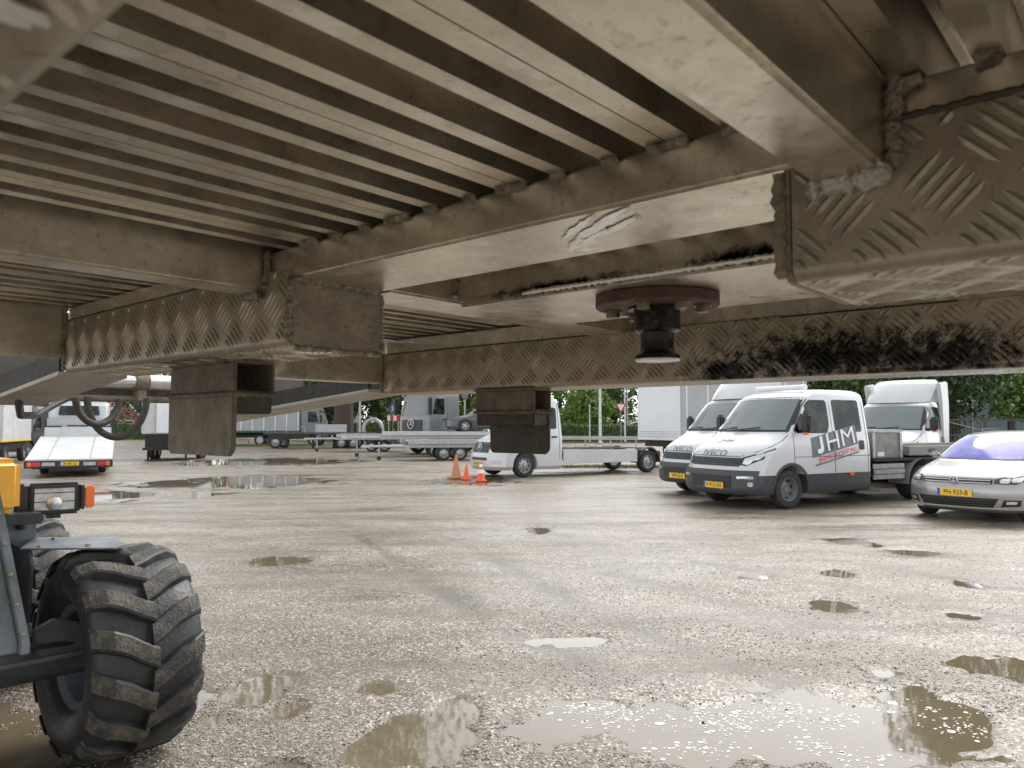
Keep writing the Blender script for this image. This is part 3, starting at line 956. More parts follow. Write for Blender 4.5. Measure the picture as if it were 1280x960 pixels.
# ------------------------------------------------------------------ wheel loader at the left edge
LX, LY = -1.85, 3.61                    # contact point of the front tyre in view
fx, fy = .735, -.678                     # loader heading
LRZ = math.atan2(fy, fx)
loader = thing('wheel_loader', 'grey and yellow compact wheel loader with chunky tractor tyres at left edge', 'wheel loader',
               (LX - .70 * .678, LY - .70 * .735, 0), LRZ)
TRAD = .462
def big_wheel(parent, x, y, turn=0.0):
    """wheel axis along local y"""
    w = bpy.data.objects.new('wheel', None); COL.objects.link(w); w.parent = parent
    w.location = (x, y, TRAD); w.rotation_euler = (0, 0, turn)
    W = .235
    prof = [(.222, -.17), (.232, -.185), (.262, -.212), (.32, -.236), (.375, -.235), (.412, -.222), (.430, -.195), (.436, -.10), (.438, 0), (.436, .10), (.430, .195),
            (.412, .222), (.375, .235), (.32, .236), (.262, .212), (.232, .185), (.222, .17)]
    tyre = MB().lathe(prof, 72, 'y', closed=True).build('tyre', 'tyre_big', w, smooth=50)
    # tread lugs
    NL = 15
    def surf(yy):
        a = abs(yy)
        return .438 - .004 * (a / .2) ** 2 if a < .195 else .430 - (a - .195) * .55
    lug = MB()
    def one_lug(side, th0):
        pts = []
        ctrl = [(-.012, 0.0), (.045, .065), (.105, .155), (.165, .215), (.222, .265), (.238, .275)]
        rings = []
        for (yy, dth) in ctrl:
            y_ = yy * side
            th = th0 - dth
            wd = .088 if abs(yy) < .2 else .094
            r0 = surf(yy) - .012
            r1 = r0 + (.047 if abs(yy) < .2 else .036 if abs(yy) < .23 else .012)
            hw0, hw1 = wd / .44 / 2 * 1.2, wd / .44 / 2 * .92
            P = lambda r, t: (r * math.sin(t), y_, r * math.cos(t))
            rings.append([P(r0, th - hw0), P(r1 - .006, th - hw1 * 1.05), P(r1, th - hw1 * .8), P(r1, th + hw1 * .8), P(r1 - .006, th + hw1 * 1.05), P(r0, th + hw0)])
        n = 6
        vs = [p for r in rings for p in r]
        for i in range(len(rings) - 1):
            for j in range(n):
                a, b = i * n + j, i * n + (j + 1) % n
                lug.add([vs[a], vs[b], vs[b + n], vs[a + n]], [(0, 1, 2, 3)], 1 if j == 2 else 0)
        lug.add(rings[0], [tuple(range(n))], 0)
        lug.add(rings[-1], [tuple(range(n))], 0)
        return rings
    for side, ph in ((1, 0), (-1, .5)):
        lug.v, lug.f, lug.m = [], [], []
        one_lug(side, 0.0)
        # weld the loose quads
        base = lug.build('tread_lug', ['tyre_big', 'lug_dust'], w)
        bm = bmesh.new(); bm.from_mesh(base.data)
        bmesh.ops.remove_doubles(bm, verts=bm.verts, dist=1e-5)
        bmesh.ops.recalc_face_normals(bm, faces=bm.faces)
        bm.to_mesh(base.data); bm.free()
        for k in range(NL):
            o = base if k == 0 else base.copy()
            if k:
                COL.objects.link(o); o.parent = w
            o.rotation_euler = (0, (k + ph) * 2 * PI / NL, 0)
    # rim: flange rings and deep dish with hub
    rim = MB()
    rim.lathe([(.228, -.185), (.236, -.178), (.232, -.165), (.214, -.160), (.205, -.10), (.200, .04), (.150, .05), (.146, .035), (.195, .02), (.198, -.165), (.220, -.19)], 56, 'y', closed=True)
    rim.lathe([(0, .02), (.19, .02), (.19, .035), (0, .035)], 48, 'y')
    rim.lathe([(.228, .185), (.236, .178), (.232, .165), (.214, .160), (.2, .06), (.196, .05), (.205, .17), (.220, .19)], 56, 'y', closed=True)
    rim.build('rim', 'loader_grey', w, smooth=35)
    hub = MB().lathe([(0, -.10), (.085, -.10), (.10, -.085), (.105, -.02), (.115, .0), (.115, .019), (0, .019)], 32, 'y').build('hub', 'loader_dark', w, smooth=35)
    for i in range(6):
        a = 2 * PI * i / 6
        MB().lathe([(0, -.018), (.013, -.018), (.013, 0), (0, 0)], 6, 'y', T=Matrix.Translation((.135 * math.cos(a), .018, .135 * math.sin(a)))).build('wheel_nut', 'bolt_steel', hub)
    return w
for (x, y) in ((0, .70), (0, -.70), (-1.62, .70), (-1.62, -.70)):
    w = big_wheel(loader, x, y)
    if y < 0:
        w.rotation_euler = (0, 0, PI)
# axle housings
for x in (0, -1.62):
    ax = MB().tube([(x, -.62, TRAD), (x, -.22, TRAD), (x, -.16, TRAD), (x, .16, TRAD), (x, .22, TRAD), (x, .62, TRAD)], [.07, .07, .13, .13, .07, .07], 16).build('axle', 'loader_dark', loader, smooth=50)
MB().tube([(.10, .10, .50), (.10, .58, .50)], .014, 8).build('steering_rod', 'loader_dark', loader, smooth=50)
MB().prism([(.36, .47), (.60, .50), (.60, .60), (.42, .66), (.34, .62)], .03, .075, 'x').build('steering_arm', 'loader_dark', loader, bevel=.006)
# frames
MB().prism([(.25, .34), (.28, .95), (.05, 1.05), (-.35, 1.0), (-.45, .34)], -.30, .03, 'y').build('front_frame', 'loader_grey', loader, bevel=.012)
MB().prism([(-.5, .40), (-.45, .95), (-2.25, .95), (-2.3, .42)], -.36, .36, 'y').build('rear_frame', 'loader_dark', loader, bevel=.02)
# sloping grey tower plate beside the near wheel
MB().prism([(-.62, .60), (.222, .605), (.222, .64), (.085, 1.34), (-.62, 1.34)], .290, .304, 'x').build('tower_plate', 'loader_grey', loader, bevel=.004)
MB().prism([(.222, .600), (.256, .600), (.256, .645), (.116, 1.345), (.084, 1.345), (.224, .645)], .27, .335, 'x').build('tower_edge', 'loader_grey', loader, bevel=.003)
# fender: a flat plate over the wheel, with a bracket
MB().prism([(-.13, .33), (.165, .625), (.10, .70), (-.187, .745), (-.47, .48)], .945, .953, 'z').build('fender', 'loader_grey', loader, bevel=.002)
MB().prism([(-.50, .60), (-.50, .94), (-.12, .943), (-.06, .88), (-.10, .62)], .36, .372, 'y').build('fender_bracket', 'loader_dark', loader, bevel=.004)
MB().prism([(-2.2, .93), (-2.0, .985), (-1.75, .985), (-1.75, .975), (-2.0, .975), (-2.2, .92)], .36, .9, 'y').build('fender', 'loader_grey', loader, bevel=.002)
MB().box(-.66, -.165, -.34, .340, 1.105, 1.35).build('dash_cowl', 'loader_yellow', loader, bevel=.03, seg=3, smooth=40)
MB().box(-.66, -.155, -.36, .43, 1.052, 1.10).build('cowl_shelf', 'black_plastic', loader, bevel=.008)
# engine cover
MB().prism([(-.80, .96), (-.80, 1.285), (-.85, 1.33), (-2.15, 1.40), (-2.3, 1.30), (-2.32, .96)], -.42, .30, 'y').build('engine_cover', 'loader_yellow', loader, bevel=.035, seg=3)
MB().prism([(-.44, .90), (-.72, .90), (-.72, 1.045), (-.46, 1.045)], .16, .485, 'y').build('battery_box', 'loader_grey', loader, bevel=.01)
# seat and roll bar, mostly out of view
MB().box(-1.0, -.62, -.25, .22, 1.34, 1.44).box(-1.08, -.98, -.25, .22, 1.38, 1.9).build('seat', 'black_plastic', loader, bevel=.04)
# head lamp on its bracket
HL = bpy.data.objects.new('head_lamp', None); COL.objects.link(HL); HL.parent = loader
HL.location = (-.30, .515, 1.150)
HL.rotation_euler = (0, 0, R(-13))
h = MB()
h.box(-.07, .02, -.115, .105, -.075, .075)
h.build('lamp_housing', 'black_plastic', HL, bevel=.012)
MB().box(-.075, .035, -.165, -.118, -.075, .075).build('side_housing', 'black_plastic', HL, bevel=.01)
fr = MB()
for (a, b, c, d) in ((-.098, .092, .052, .064), (-.098, .092, -.064, -.052), (-.098, -.086, -.052, .052), (.08, .092, -.052, .052)):
    fr.box(.021, .036, a, b, c, d)
for z in (-.012, .03):
    fr.box(.036, .039, -.094, .088, z - .0015, z + .0015)
fr.build('lamp_frame', 'black_plastic', HL)
MB().box(.0205, .027, -.086, .08, -.052, .052).build('lamp_lens', 'lamp_glass', HL, bevel=.002)
MB().lathe([(0, 0), (.035, 0), (.03, -.012), (0, -.016)], 20, 'x', T=Matrix.Translation((.0285, -.005, -.02)) @ Matrix.Rotation(PI, 4, 'Z')).build('reflector', 'bare_steel', HL, smooth=60)
MB().box(-.045, .03, .108, .122, -.055, .06).build('turn_signal_base', 'black_plastic', HL)
MB().box(-.045, .026, .1225, .165, -.05, .055).build('turn_signal', 'orange_lens', HL, bevel=.006)
MB().box(-.28, -.06, -.03, .03, -.10, -.076).build('lamp_arm', 'loader_dark', HL)
MB().tube([(-.44, .42, 1.00), (-.44, .42, 1.06)], .022, 10).tube([(-.44, .42, 1.06), (-.44, .42, 1.085)], [.034, .034], 12).build('filler_cap', 'black_plastic', loader)
# lifting arm that carries the trailer rails
MB().tube([(.25, -.25, .8), (.10, -.25, 1.30), (.55, -.25, 1.42)], .05, 8).build('lift_arm', 'loader_grey', loader)
MB().tube([(.10, .115, 1.43), (.10, .205, 1.66)], .02, 12).build('lift_cylinder', 'chrome', loader, smooth=50)
MB().tube([(.10, .03, 1.40), (.10, .12, 1.64)], .032, 12).build('lift_cylinder', 'rail_black', loader, smooth=50)
for z_ in (.68, .80, .92, 1.04, 1.16, 1.28):
    y_ = .238 - (z_ - .645) * .2
    MB().lathe([(0, .335), (.009, .335), (.009, .343), (0, .345)], 6, 'x', T=Matrix.Translation((0, y_ - .004, z_))).build('bolt', 'bolt_steel', loader)
MB().tube([(.05, .02, .75), (.12, .16, .68), (.10, .34, .56), (.06, .52, .54)], .011, 8).build('brake_hose', 'black_plastic', loader, smooth=60)
for (x_, y_) in ((-.10, .40), (-.32, .52), (0.02, .56)):
    MB().lathe([(0, .953), (.011, .953), (.011, .961), (0, .962)], 6, 'z', T=Matrix.Translation((x_, y_, 0))).build('bolt', 'bolt_steel', loader)
# ------------------------------------------------------------------ vehicles
class Veh:
    """body described by horizontal slices: z -> front s, nose bow d, half width w, rear s (s runs back from the bumper)"""
    def __init__(self, root, cps, x0, p=3.4):
        self.root, self.x0, self.p = root, x0, p
        self.c = np.array(cps, float)
    def at(self, z):
        c = self.c
        return [float(np.interp(z, c[:, 0], c[:, k])) for k in (1, 2, 3, 4)]
    def front(self, y, z, off=0.0):
        sf, d, w, sr = self.at(z)
        q = min(abs(y) / w, 1.0)
        return (self.x0 - (sf + d * q ** self.p) + off, y, z)
    def side(self, s, z, off=0.0, sgn=1):
        sf, d, w, sr = self.at(z)
        y = w if s >= sf + d else w * max((s - sf) / d, 0) ** (1 / self.p)
        return (self.x0 - s, sgn * (y + off), z)
    def ring(self, z, grow=0.0, n=13):
        sf, d, w, sr = self.at(z)
        w += grow
        pts = []
        for i in range(-n, n + 1):
            q = math.sin(i / n * PI / 2)
            pts.append((self.x0 - (sf - grow + d * abs(q) ** self.p), w * q, z))
        rr = min(.12, .4 * w)
        pts += [(self.x0 - (sr - rr), w, z), (self.x0 - (sr - rr * .3), w - rr * .25, z), (self.x0 - sr, w - rr, z), (self.x0 - sr, -(w - rr), z), (self.x0 - (sr - rr * .3), -(w - rr * .25), z), (self.x0 - (sr - rr), -w, z)]
        return pts
    def body(self, name, m, zs, grow=0.0, cuts=None, smooth=32, parent=None):
        return MB().loft([self.ring(z, grow) for z in zs]).build(name, m, parent or self.root, smooth=smooth, cuts=cuts)
    def patch(self, name, poly, m, mode='side', off=.006, sgn=1, parent=None, rings=3, thick=.015, smooth=30):
        """polygon given in (s,z) for sides or (y,z) for the front, laid on the body"""
        poly = list(poly)
        # densify
        dn = []
        for i in range(len(poly)):
            a, b = poly[i], poly[(i + 1) % len(poly)]
            k = max(1, int(math.hypot(b[0] - a[0], b[1] - a[1]) / .12))
            dn += [(a[0] + (b[0] - a[0]) * j / k, a[1] + (b[1] - a[1]) * j / k) for j in range(k)]
        cx, cz = sum(p[0] for p in dn) / len(dn), sum(p[1] for p in dn) / len(dn)
        P = (lambda a, b, o: self.side(a, b, o, sgn)) if mode == 'side' else (lambda a, b, o: self.front(a, b, o))
        n = len(dn)
        vs, fs = [], []
        for r in range(rings):
            f = 1 - r / rings
            vs += [P(cx + (x - cx) * f, cz + (z - cz) * f, off) for (x, z) in dn]
        vs.append(P(cx, cz, off))
        for r in range(rings - 1):
            fs += [(r * n + i, r * n + (i + 1) % n, (r + 1) * n + (i + 1) % n, (r + 1) * n + i) for i in range(n)]
        fs += [((rings - 1) * n + i, (rings - 1) * n + (i + 1) % n, len(vs) - 1) for i in range(n)]
        o = len(vs)
        vs += [P(x, z, off - thick) for (x, z) in dn]
        fs += [(i, o + i, o + (i + 1) % n, (i + 1) % n) for i in range(n)]
        return MB().add(vs, fs).build(name, m, parent or self.root, smooth=smooth)
    def bow_patch(self, name, y0, y1, z0, z1, m, y0t=None, y1t=None, off=.006, nu=16, nv=8, parent=None, sag=0.0):
        """four-cornered patch on the front, for windscreens and grilles"""
        y0t = y0 if y0t is None else y0t
        y1t = y1 if y1t is None else y1t
        vs, fs = [], []
        for j in range(nv + 1):
            t = j / nv
            for i in range(nu + 1):
                q = i / nu
                y = (y0 + (y0t - y0) * t) * (1 - q) + (y1 + (y1t - y1) * t) * q
                zz = z0 + (z1 - z0) * t - sag * (2 * q - 1) ** 2
                vs.append(self.front(y, zz, off))
        n = nu + 1
        fs = [(j * n + i, j * n + i + 1, (j + 1) * n + i + 1, (j + 1) * n + i) for j in range(nv) for i in range(nu)]
        edge = [i for i in range(n)] + [j * n + nu for j in range(1, nv + 1)] + [nv * n + i for i in range(nu - 1, -1, -1)] + [j * n for j in range(nv - 1, 0, -1)]
        o = len(vs)
        vs += [(vs[e][0] - .03, vs[e][1], vs[e][2] - .012) for e in edge]
        k = len(edge)
        fs += [(edge[i], o + i, o + (i + 1) % k, edge[(i + 1) % k]) for i in range(k)]
        return MB().add(vs, fs).build(name, m, parent or self.root, smooth=40)
    def text_side(self, txt, s, z, size, rot, m, name, bold=0.0, off=.008, sgn=1, sx=1.0, parent=None, shear=0.0):
        vs, fs = text_mesh(txt, size, bold, sx=sx)
        c, sn = math.cos(rot), math.sin(rot)
        out = []
        for (x, y) in vs:
            x = x + shear * y
            out.append(self.side(s + x * c - y * sn, z + x * sn + y * c, off, sgn))
        return MB().add(out, fs).build(name, m, parent or self.root, fix=False)
    def text_front(self, txt, y, z, size, m, name, bold=0.0, off=.008, sx=1.0, parent=None, lift=None):
        vs, fs = text_mesh(txt, size, bold, sx=sx)
        out = [self.front(y + a, z + b, off) for (a, b) in vs]
        if lift is not None:
            out = [(max(q[0], lift), q[1], q[2]) for q in out]
        return MB().add(out, fs).build(name, m, parent or self.root, fix=False)

def well(x, r, y0, y1, zc=None):
    m = MB()
    m.lathe([(0, y0), (r, y0), (r, y1), (0, y1)], 28, 'y', T=Matrix.Translation((x, 0, zc if zc else .34)))
    return m
WHEEL_CACHE = {}
def wheel(parent, x, y, r=.35, w=.22, style='holes', out=1, name='wheel', rimc='rim_silver'):
    key = (r, w, style, rimc)
    if key not in WHEEL_CACHE:
        rr = r * .60
        h = w / 2
        ty = MB().lathe([(rr, -h * .80), (rr + .012, -h * .95), ((r + rr) / 2 + .01, -h), (r - .025, -h * .92), (r - .004, -h * .72), (r, -h * .3), (r, h * .3), (r - .004, h * .72), (r - .025, h * .92), ((r + rr) / 2 + .01, h), (rr + .012, h * .95), (rr, h * .80)], 36, 'y', closed=True)
        rm = MB()
        dish = h * .25 if style != 'deep' else -h * .3
        rm.lathe([(rr + .004, h * .82), (rr - .012, h * .80), (rr - .022, dish + .01), (rr * .62, dish + .015), (rr * .50, dish + .03), (rr * .30, dish + .035), (rr * .26, dish + .06), (0, dish + .065)][::-1] + [(rr + .004, -h * .8), (0, -h * .8)], 32, 'y')
        nh = {'holes': 8, 'deep': 8, 'spokes': 5, 'small': 6}[style]
        for i in range(nh):
            a = 2 * PI * i / nh
            if style == 'spokes':
                pts = [(rr * .86, -.42), (rr * .90, 0), (rr * .86, .42), (rr * .42, .30), (rr * .38, 0), (rr * .42, -.30)]
            else:
                pts = [(rr * .84, -.16), (rr * .87, 0), (rr * .84, .16), (rr * .70, .17), (rr * .67, 0), (rr * .70, -.17)]
            q = [(p * math.cos(a + t), p * math.sin(a + t)) for p, t in pts]
            yy = dish + .021
            rm.add([(u, yy, v) for u, v in q] + [(u, yy - .004, v) for u, v in q], [tuple(range(6))] + [(k, (k + 1) % 6, 6 + (k + 1) % 6, 6 + k) for k in range(6)], 1)
        for i in range(6):
            a = 2 * PI * (i + .5) / 6
            rm.lathe([(0, dish + .035), (.012, dish + .035), (.012, dish + .05), (0, dish + .05)], 6, 'y', 0, T=Matrix.Translation((rr * .40 * math.cos(a), 0, rr * .40 * math.sin(a))))
        WHEEL_CACHE[key] = (ty, rm)
    ty, rm = WHEEL_CACHE[key]
    e = bpy.data.objects.new(name, None); COL.objects.link(e); e.parent = parent
    e.location = (x, y, r)
    e.rotation_euler = (0, random.uniform(0, 6), 0) if out > 0 else (0, random.uniform(0, 6), PI)
    if isinstance(ty, MB):
        t0 = ty.build('tyre', 'tyre', e, smooth=40)
        r0 = rm.build('rim', [rimc, 'ink_black'], e, smooth=30)
        WHEEL_CACHE[key] = (t0, r0)
    else:
        dup(ty, e); dup(rm, e)
    return e
def num_plate(parent, T, txt, w=.52, h=.11, blue=True):
    """flat plate facing local +x; T places it"""
    pb = MB().box(-.006, .006, -w / 2, w / 2, -h / 2, h / 2, T=T).build('number_plate', 'plate_yellow', parent)
    if blue:
        MB().box(.0062, .008, -w / 2, -w / 2 + .045, -h / 2, h / 2, T=T).build('blue_band', 'plate_blue', pb)
    vs, fs = text_mesh(txt, h * 1.0, .0008, sx=.84)
    MB().add([(.0085, a + .02, b - .002) for a, b in vs], fs, T=T).build('plate_lettering', 'ink_black', pb, fix=False)
    return pb
def mirror_arm(parent, x, y, z, sgn, h=.36, w=.2):
    m = MB()
    m.box(x - .06, x + .06, sgn * (y + .06) - w / 2 * 0 if sgn > 0 else -(y + .06 + w), sgn * (y + .06 + w) if sgn > 0 else -(y + .06), z, z + h)
    hs_ = m.build('mirror', 'black_plastic', parent, bevel=.045, seg=3, smooth=40)
    MB().tube([(x, sgn * (y - .03), z + .03), (x, sgn * (y + .08), z + .05)], .03, 8).build('mirror_arm', 'black_plastic', hs_)
    MB().box(x + .03, x + .066, sgn * (y + .13), sgn * (y + .13) + sgn * .11, z - .03, z + .012).build('turn_signal', 'orange_lens', hs_, bevel=.006)
    return hs_
def roundpoly(pts, r=.05, k=4):
    out = []
    n = len(pts)
    for i in range(n):
        p, a, b = Vector(pts[i]), Vector(pts[i - 1]), Vector(pts[(i + 1) % n])
        da, db = (a - p), (b - p)
        rr = min(r, da.length * .45, db.length * .45)
        p0, p1 = p + da.normalized() * rr, p + db.normalized() * rr
        for j in range(k + 1):
            t = j / k
            q = p0 * (1 - t) ** 2 + p * 2 * t * (1 - t) + p1 * t ** 2
            out.append((q.x, q.y))
    return out

# --- light truck with a short bonnet (the three alike white cabs)
def daily(label, loc, rz, cab='single', fairing=False, wb=3.75, plate='V-913-GN', plate_blue=True, logo=False, old=False, group=None, badge='IVECO'):
    rt = thing('light_truck', label, 'van', loc, rz, group)
    sr = 3.22 if cab == 'double' else 2.22
    cps = [(.24, .06, .30, .93, sr), (.34, .0, .30, .985, sr), (.60, .015, .30, 1.0, sr), (.72, .05, .32, 1.0, sr), (.86, .08, .36, 1.0, sr), (1.00, .12, .42, .995, sr), (1.08, .20, .46, .99, sr), (1.15, .32, .46, .985, sr), (1.22, .47, .44, .975, sr), (1.29, .63, .38, .965, sr), (1.34, .74, .32, .955, sr), (1.38, .80, .28, .95, sr),
           (1.6, 1.00, .26, .915, sr), (1.85, 1.22, .25, .875, sr), (2.02, 1.38, .24, .845, sr), (2.09, 1.50, .25, .82, sr - .01), (2.14, 1.66, .30, .77, sr - .03), (2.18, 1.9, .30, .68, sr - .08), (2.20, 2.05, .3, .5, sr - .15)]
    V = Veh(rt, cps, 1.0)
    cuts = [well(0, .43, .50, 1.2, .36), well(0, .43, -1.2, -.50, .36)]
    zs_u = [.615, .66, .72, .78, .82, .86, .93, 1.0, 1.04, 1.08, 1.115, 1.15, 1.185, 1.22, 1.255, 1.29, 1.32, 1.34, 1.36, 1.38, 1.49, 1.6, 1.72, 1.85, 1.95, 2.02, 2.06, 2.09, 2.115, 2.14, 2.16, 2.18, 2.20]
    V.body('cab_body', 'white_paint', zs_u, cuts=cuts)
    lc = 'grey_plastic' if not old else 'white_paint'
    V.body('lower_cladding', lc, [.27, .31, .36, .45, .55, .613], grow=.004, cuts=cuts)
    # bumper skin in front
    V.bow_patch('bumper', -.93, .93, .27, .70, 'grey_plastic', off=.03, nv=6, nu=22)
    V.bow_patch('lower_grille', -.50, .50, .40, .60, 'ink_black', off=.045, nv=3)
    g = V.bow_patch('grille', -.60, .60, .77, .92, 'black_plastic', -.66, .66, off=.012, nv=4, nu=18)
    for z in (.80, .845, .89):
        V.bow_patch('grille_bar', -.60, .60, z - .008, z + .008, 'grey_plastic', off=.024, nv=1, nu=18, parent=g)
    for sg in (1, -1):
        hl = V.patch('headlight', [(sg * .60, .80), (sg * .72, .78), (sg * .93, .90), (sg * .985, 1.08), (sg * .965, 1.10), (sg * .80, .99), (sg * .64, .93)], 'black_plastic', 'front', .010)
        V.patch('lamp_lens', [(sg * .66, .82), (sg * .74, .80), (sg * .90, .91), (sg * .95, 1.04), (sg * .80, .96), (sg * .68, .91)], 'lamp_glass', 'front', .016, parent=hl)
        V.patch('fog_lamp', roundpoly([(sg * .62, .55), (sg * .88, .55), (sg * .88, .60), (sg * .62, .60)], .02), 'lamp_glass', 'front', .04)
        V.patch('fog_lamp', roundpoly([(sg * .80, .42), (sg * .88, .42), (sg * .88, .50), (sg * .80, .50)], .03), 'lamp_glass', 'front', .04)
    # windscreen
    ws = V.bow_patch('windscreen', -.91, .91, 1.385, 2.035, 'black_plastic', -.80, .80, off=.008)
    V.bow_patch('windscreen_glass', -.855, .855, 1.42, 2.00, 'glass_screen', -.765, .765, off=.016, parent=ws)
    for (ya, yb) in ((-.20, .42), (-.75, -.15)):
        pa, pb = V.front(ya, 1.41, .05), V.front(yb, 1.47, .055)
        MB().tube([pa, pb], .012, 6).build('wiper', 'black_plastic', ws)
    # side glass, doors, handles
    for sg in (1, -1):
        fw = roundpoly([(1.20, 1.36), (2.02, 1.36), (2.09, 1.52), (2.09, 1.98), (1.62, 1.98), (1.44, 1.84), (1.16, 1.44)], .07)
        V.patch('side_window', fw, 'glass_dark', 'side', .006, sg)
        V.patch('window_sail', [(1.0, 1.36), (1.17, 1.36), (1.13, 1.42), (1.45, 1.86), (1.60, 2.0), (1.40, 2.0)], 'black_plastic', 'side', .005, sg)
        # shut lines
        for (a, b) in (((1.08, .64), (1.10, 1.34)), ((2.16, .42), (2.16, 2.06))):
            V.patch('door_gap', [(a[0] - .006, a[1]), (a[0] + .006, a[1]), (b[0] + .006, b[1]), (b[0] - .006, b[1])], 'ink_black', 'side', .0025, sg, thick=.004)
        V.patch('door_gap', [(1.10, .925), (sr - .05, .925), (sr - .05, .935), (1.10, .935)], 'ink_black', 'side', .0025, sg, thick=.004)
        V.patch('door_handle', roundpoly([(1.98, 1.06), (2.10, 1.06), (2.10, 1.22), (1.98, 1.22)], .04), 'black_plastic', 'side', .02, sg)
        if cab == 'double':
            V.patch('side_window', roundpoly([(2.24, 1.38), (2.98, 1.38), (2.98, 1.99), (2.24, 1.99)], .06), 'glass_dark', 'side', .006, sg)
            V.patch('door_gap', [(3.09, .42), (3.10, .42), (3.10, 2.05), (3.09, 2.05)], 'ink_black', 'side', .0025, sg, thick=.004)
            V.patch('door_handle', roundpoly([(2.86, 1.04), (2.98, 1.04), (2.98, 1.22), (2.86, 1.22)], .04), 'black_plastic', 'side', .02, sg)
            V.patch('side_marker', roundpoly([(2.55, .56), (2.66, .56), (2.66, .62), (2.55, .62)], .01), 'orange_lens', 'side', .02, sg)
        # arch trim
        arc = [(1.0 + .47 * math.cos(a), .36 + .47 * math.sin(a)) for a in np.linspace(.12, PI - .12, 18)] + [(1.0 + .42 * math.cos(a), .36 + .42 * math.sin(a)) for a in np.linspace(PI - .12, .12, 18)]
        at = MB()
        pts_o = [V.side(s, z, .012, sg) for s, z in arc]
        pts_i = [(q[0], q[1] - sg * .05, q[2]) for q in pts_o]
        n = len(arc)
        for i in range(17):
            at.add([pts_o[i], pts_o[i + 1], pts_o[n - 2 - i], pts_o[n - 1 - i]], [(0, 1, 2, 3)])
            at.add([pts_o[i], pts_o[i + 1], pts_i[i + 1], pts_i[i]], [(0, 1, 2, 3)])
        at.build('arch_trim', lc if not old else 'grey_plastic', rt, fix=False, smooth=40)
        mirror_arm(rt, 1.0 - 1.30, .93, 1.36, sg)
        wheel(rt, 0, sg * .85, .35, .22, 'deep', sg, rimc='truck_grey')
    # bonnet shut line and pillar trim
    for sg in (1, -1):
        MB().tube([V.front(sg * y_, z_, .004) for y_, z_ in ((.62, .955), (.80, 1.03), (.90, 1.12), (.93, 1.22), (.925, 1.33))], .006, 5).build('bonnet_gap', 'grey_plastic', rt)
    MB().tube([V.front(y_ / 10, .945, .004) for y_ in range(-6, 7)], .006, 5).build('bonnet_gap', 'grey_plastic', rt)
    # lettering and plate
    if badge:
        V.text_front(badge, 0, .995, .16, 'decal_grey', 'lettering', .0, off=.022, sx=1.35)
    pf = V.front(0, .46, .055)
    num_plate(rt, TR(pf[0], 0.12 if logo else 0, .42), plate, .50, .11, plate_blue)
    if logo:
        rot = R(11)
        c, s_ = math.cos(rot), math.sin(rot)
        def sl(pts): return [(2.17 + x * c - z * s_, 1.20 + x * s_ + z * c) for x, z in pts]
        V.patch('door_logo', sl([(-.66, -.17), (.62, -.17), (.68, .19), (-.60, .19)]), 'decal_grey', 'side', .009, 1, thick=.004)
        V.text_side('HM', 2.17 + .16, 1.21 + .03, .46, rot, 'decal_white', 'lettering', .0, .024, 1, 1.25, shear=.12)
        jl = [(-.36, .165), (-.29, .165), (-.31, -.06), (-.335, -.115), (-.39, -.145), (-.45, -.14), (-.50, -.105), (-.475, -.055), (-.44, -.083), (-.405, -.08), (-.385, -.05)]
        V.patch('lettering', sl([(a - .03, b + .01) for a, b in jl]), 'decal_white', 'side', .022, 1, thick=.004, rings=1)
        V.text_side('JHMGROEP.NL', 2.17 + .08, 1.20 - .235, .135, rot, 'decal_red', 'lettering', .0, .02, 1, 1.28, shear=.1)
        V.patch('stripe', sl([(-.62, -.335), (.62, -.335), (.62, -.31), (-.62, -.31)]), 'decal_grey', 'side', .009, 1, thick=.004)
        # badge lettering lying on the bonnet
        vs, fs = text_mesh('JHM', .17, .004, sx=1.15)
        out = []
        for a, b in vs:
            zz = 1.215 + b * .42
            out.append(V.front(a - .02, zz, .012))
        MB().add(out, fs).build('bonnet_logo', 'decal_grey', rt, fix=False)
        out = [V.front(a - .02, 1.215 + b * .42, .006) for a, b in [(-.24, -.10), (.24, -.10), (.24, .10), (-.24, .10)]]
        MB().add([V.front(-.02 + a, 1.215 + b * .42, .007) for b in (-.10, .10) for a in (-.25, -.12, 0, .12, .25)], [(i, i + 1, i + 6, i + 5) for i in range(4)]).build('bonnet_logo', 'decal_white', rt, fix=False)
        # light bar on the roof
        MB().tube([(1 - 1.85, -.62, 2.235), (1 - 1.85, .62, 2.235)], .05, 10).build('light_bar', 'decal_white', rt, smooth=50)
    if fairing:
        # roof air deflector
        rings = []
        for (z, s0, w) in ((2.10, 1.42, .80), (2.20, 1.48, .82), (2.40, 1.66, .84), (2.58, 1.85, .84), (2.68, 1.98, .80), (2.72, 2.1, .7)):
            ring = []
            for i in range(-8, 9):
                q = math.sin(i / 8 * PI / 2)
                ring.append((1 - (s0 + .30 * abs(q) ** 2.6), w * q, z))
            ring += [(1 - (sr + .02), w, z), (1 - (sr + .02), -w, z)]
            rings.append(ring)
        MB().loft(rings).build('roof_fairing', 'white_paint', rt, smooth=35)
        if old:
            for sg in (1, -1):
                MB().prism([(1 - 2.02, .75), (1 - 2.05, 1.3), (1 - 2.02, 2.2), (1 - 1.9, 2.60), (1 - 2.40, 2.66), (1 - 2.46, 2.0), (1 - 2.40, .8)], sg * .90, sg * 1.0, 'y').build('side_fairing', 'white_paint', rt, bevel=.03, smooth=40)
    # chassis behind the cab
    ch = MB()
    for sg in (1, -1):
        ch.box(1 - (wb + 2.0), 1 - 1.6, sg * .40 - .04, sg * .40 + .04, .50, .66)
    for s in (2.6, 3.4, 4.2, 5.0):
        ch.box(1 - s - .04, 1 - s + .04, -.36, .36, .52, .62)
    ch.build('chassis', 'rail_black', rt)
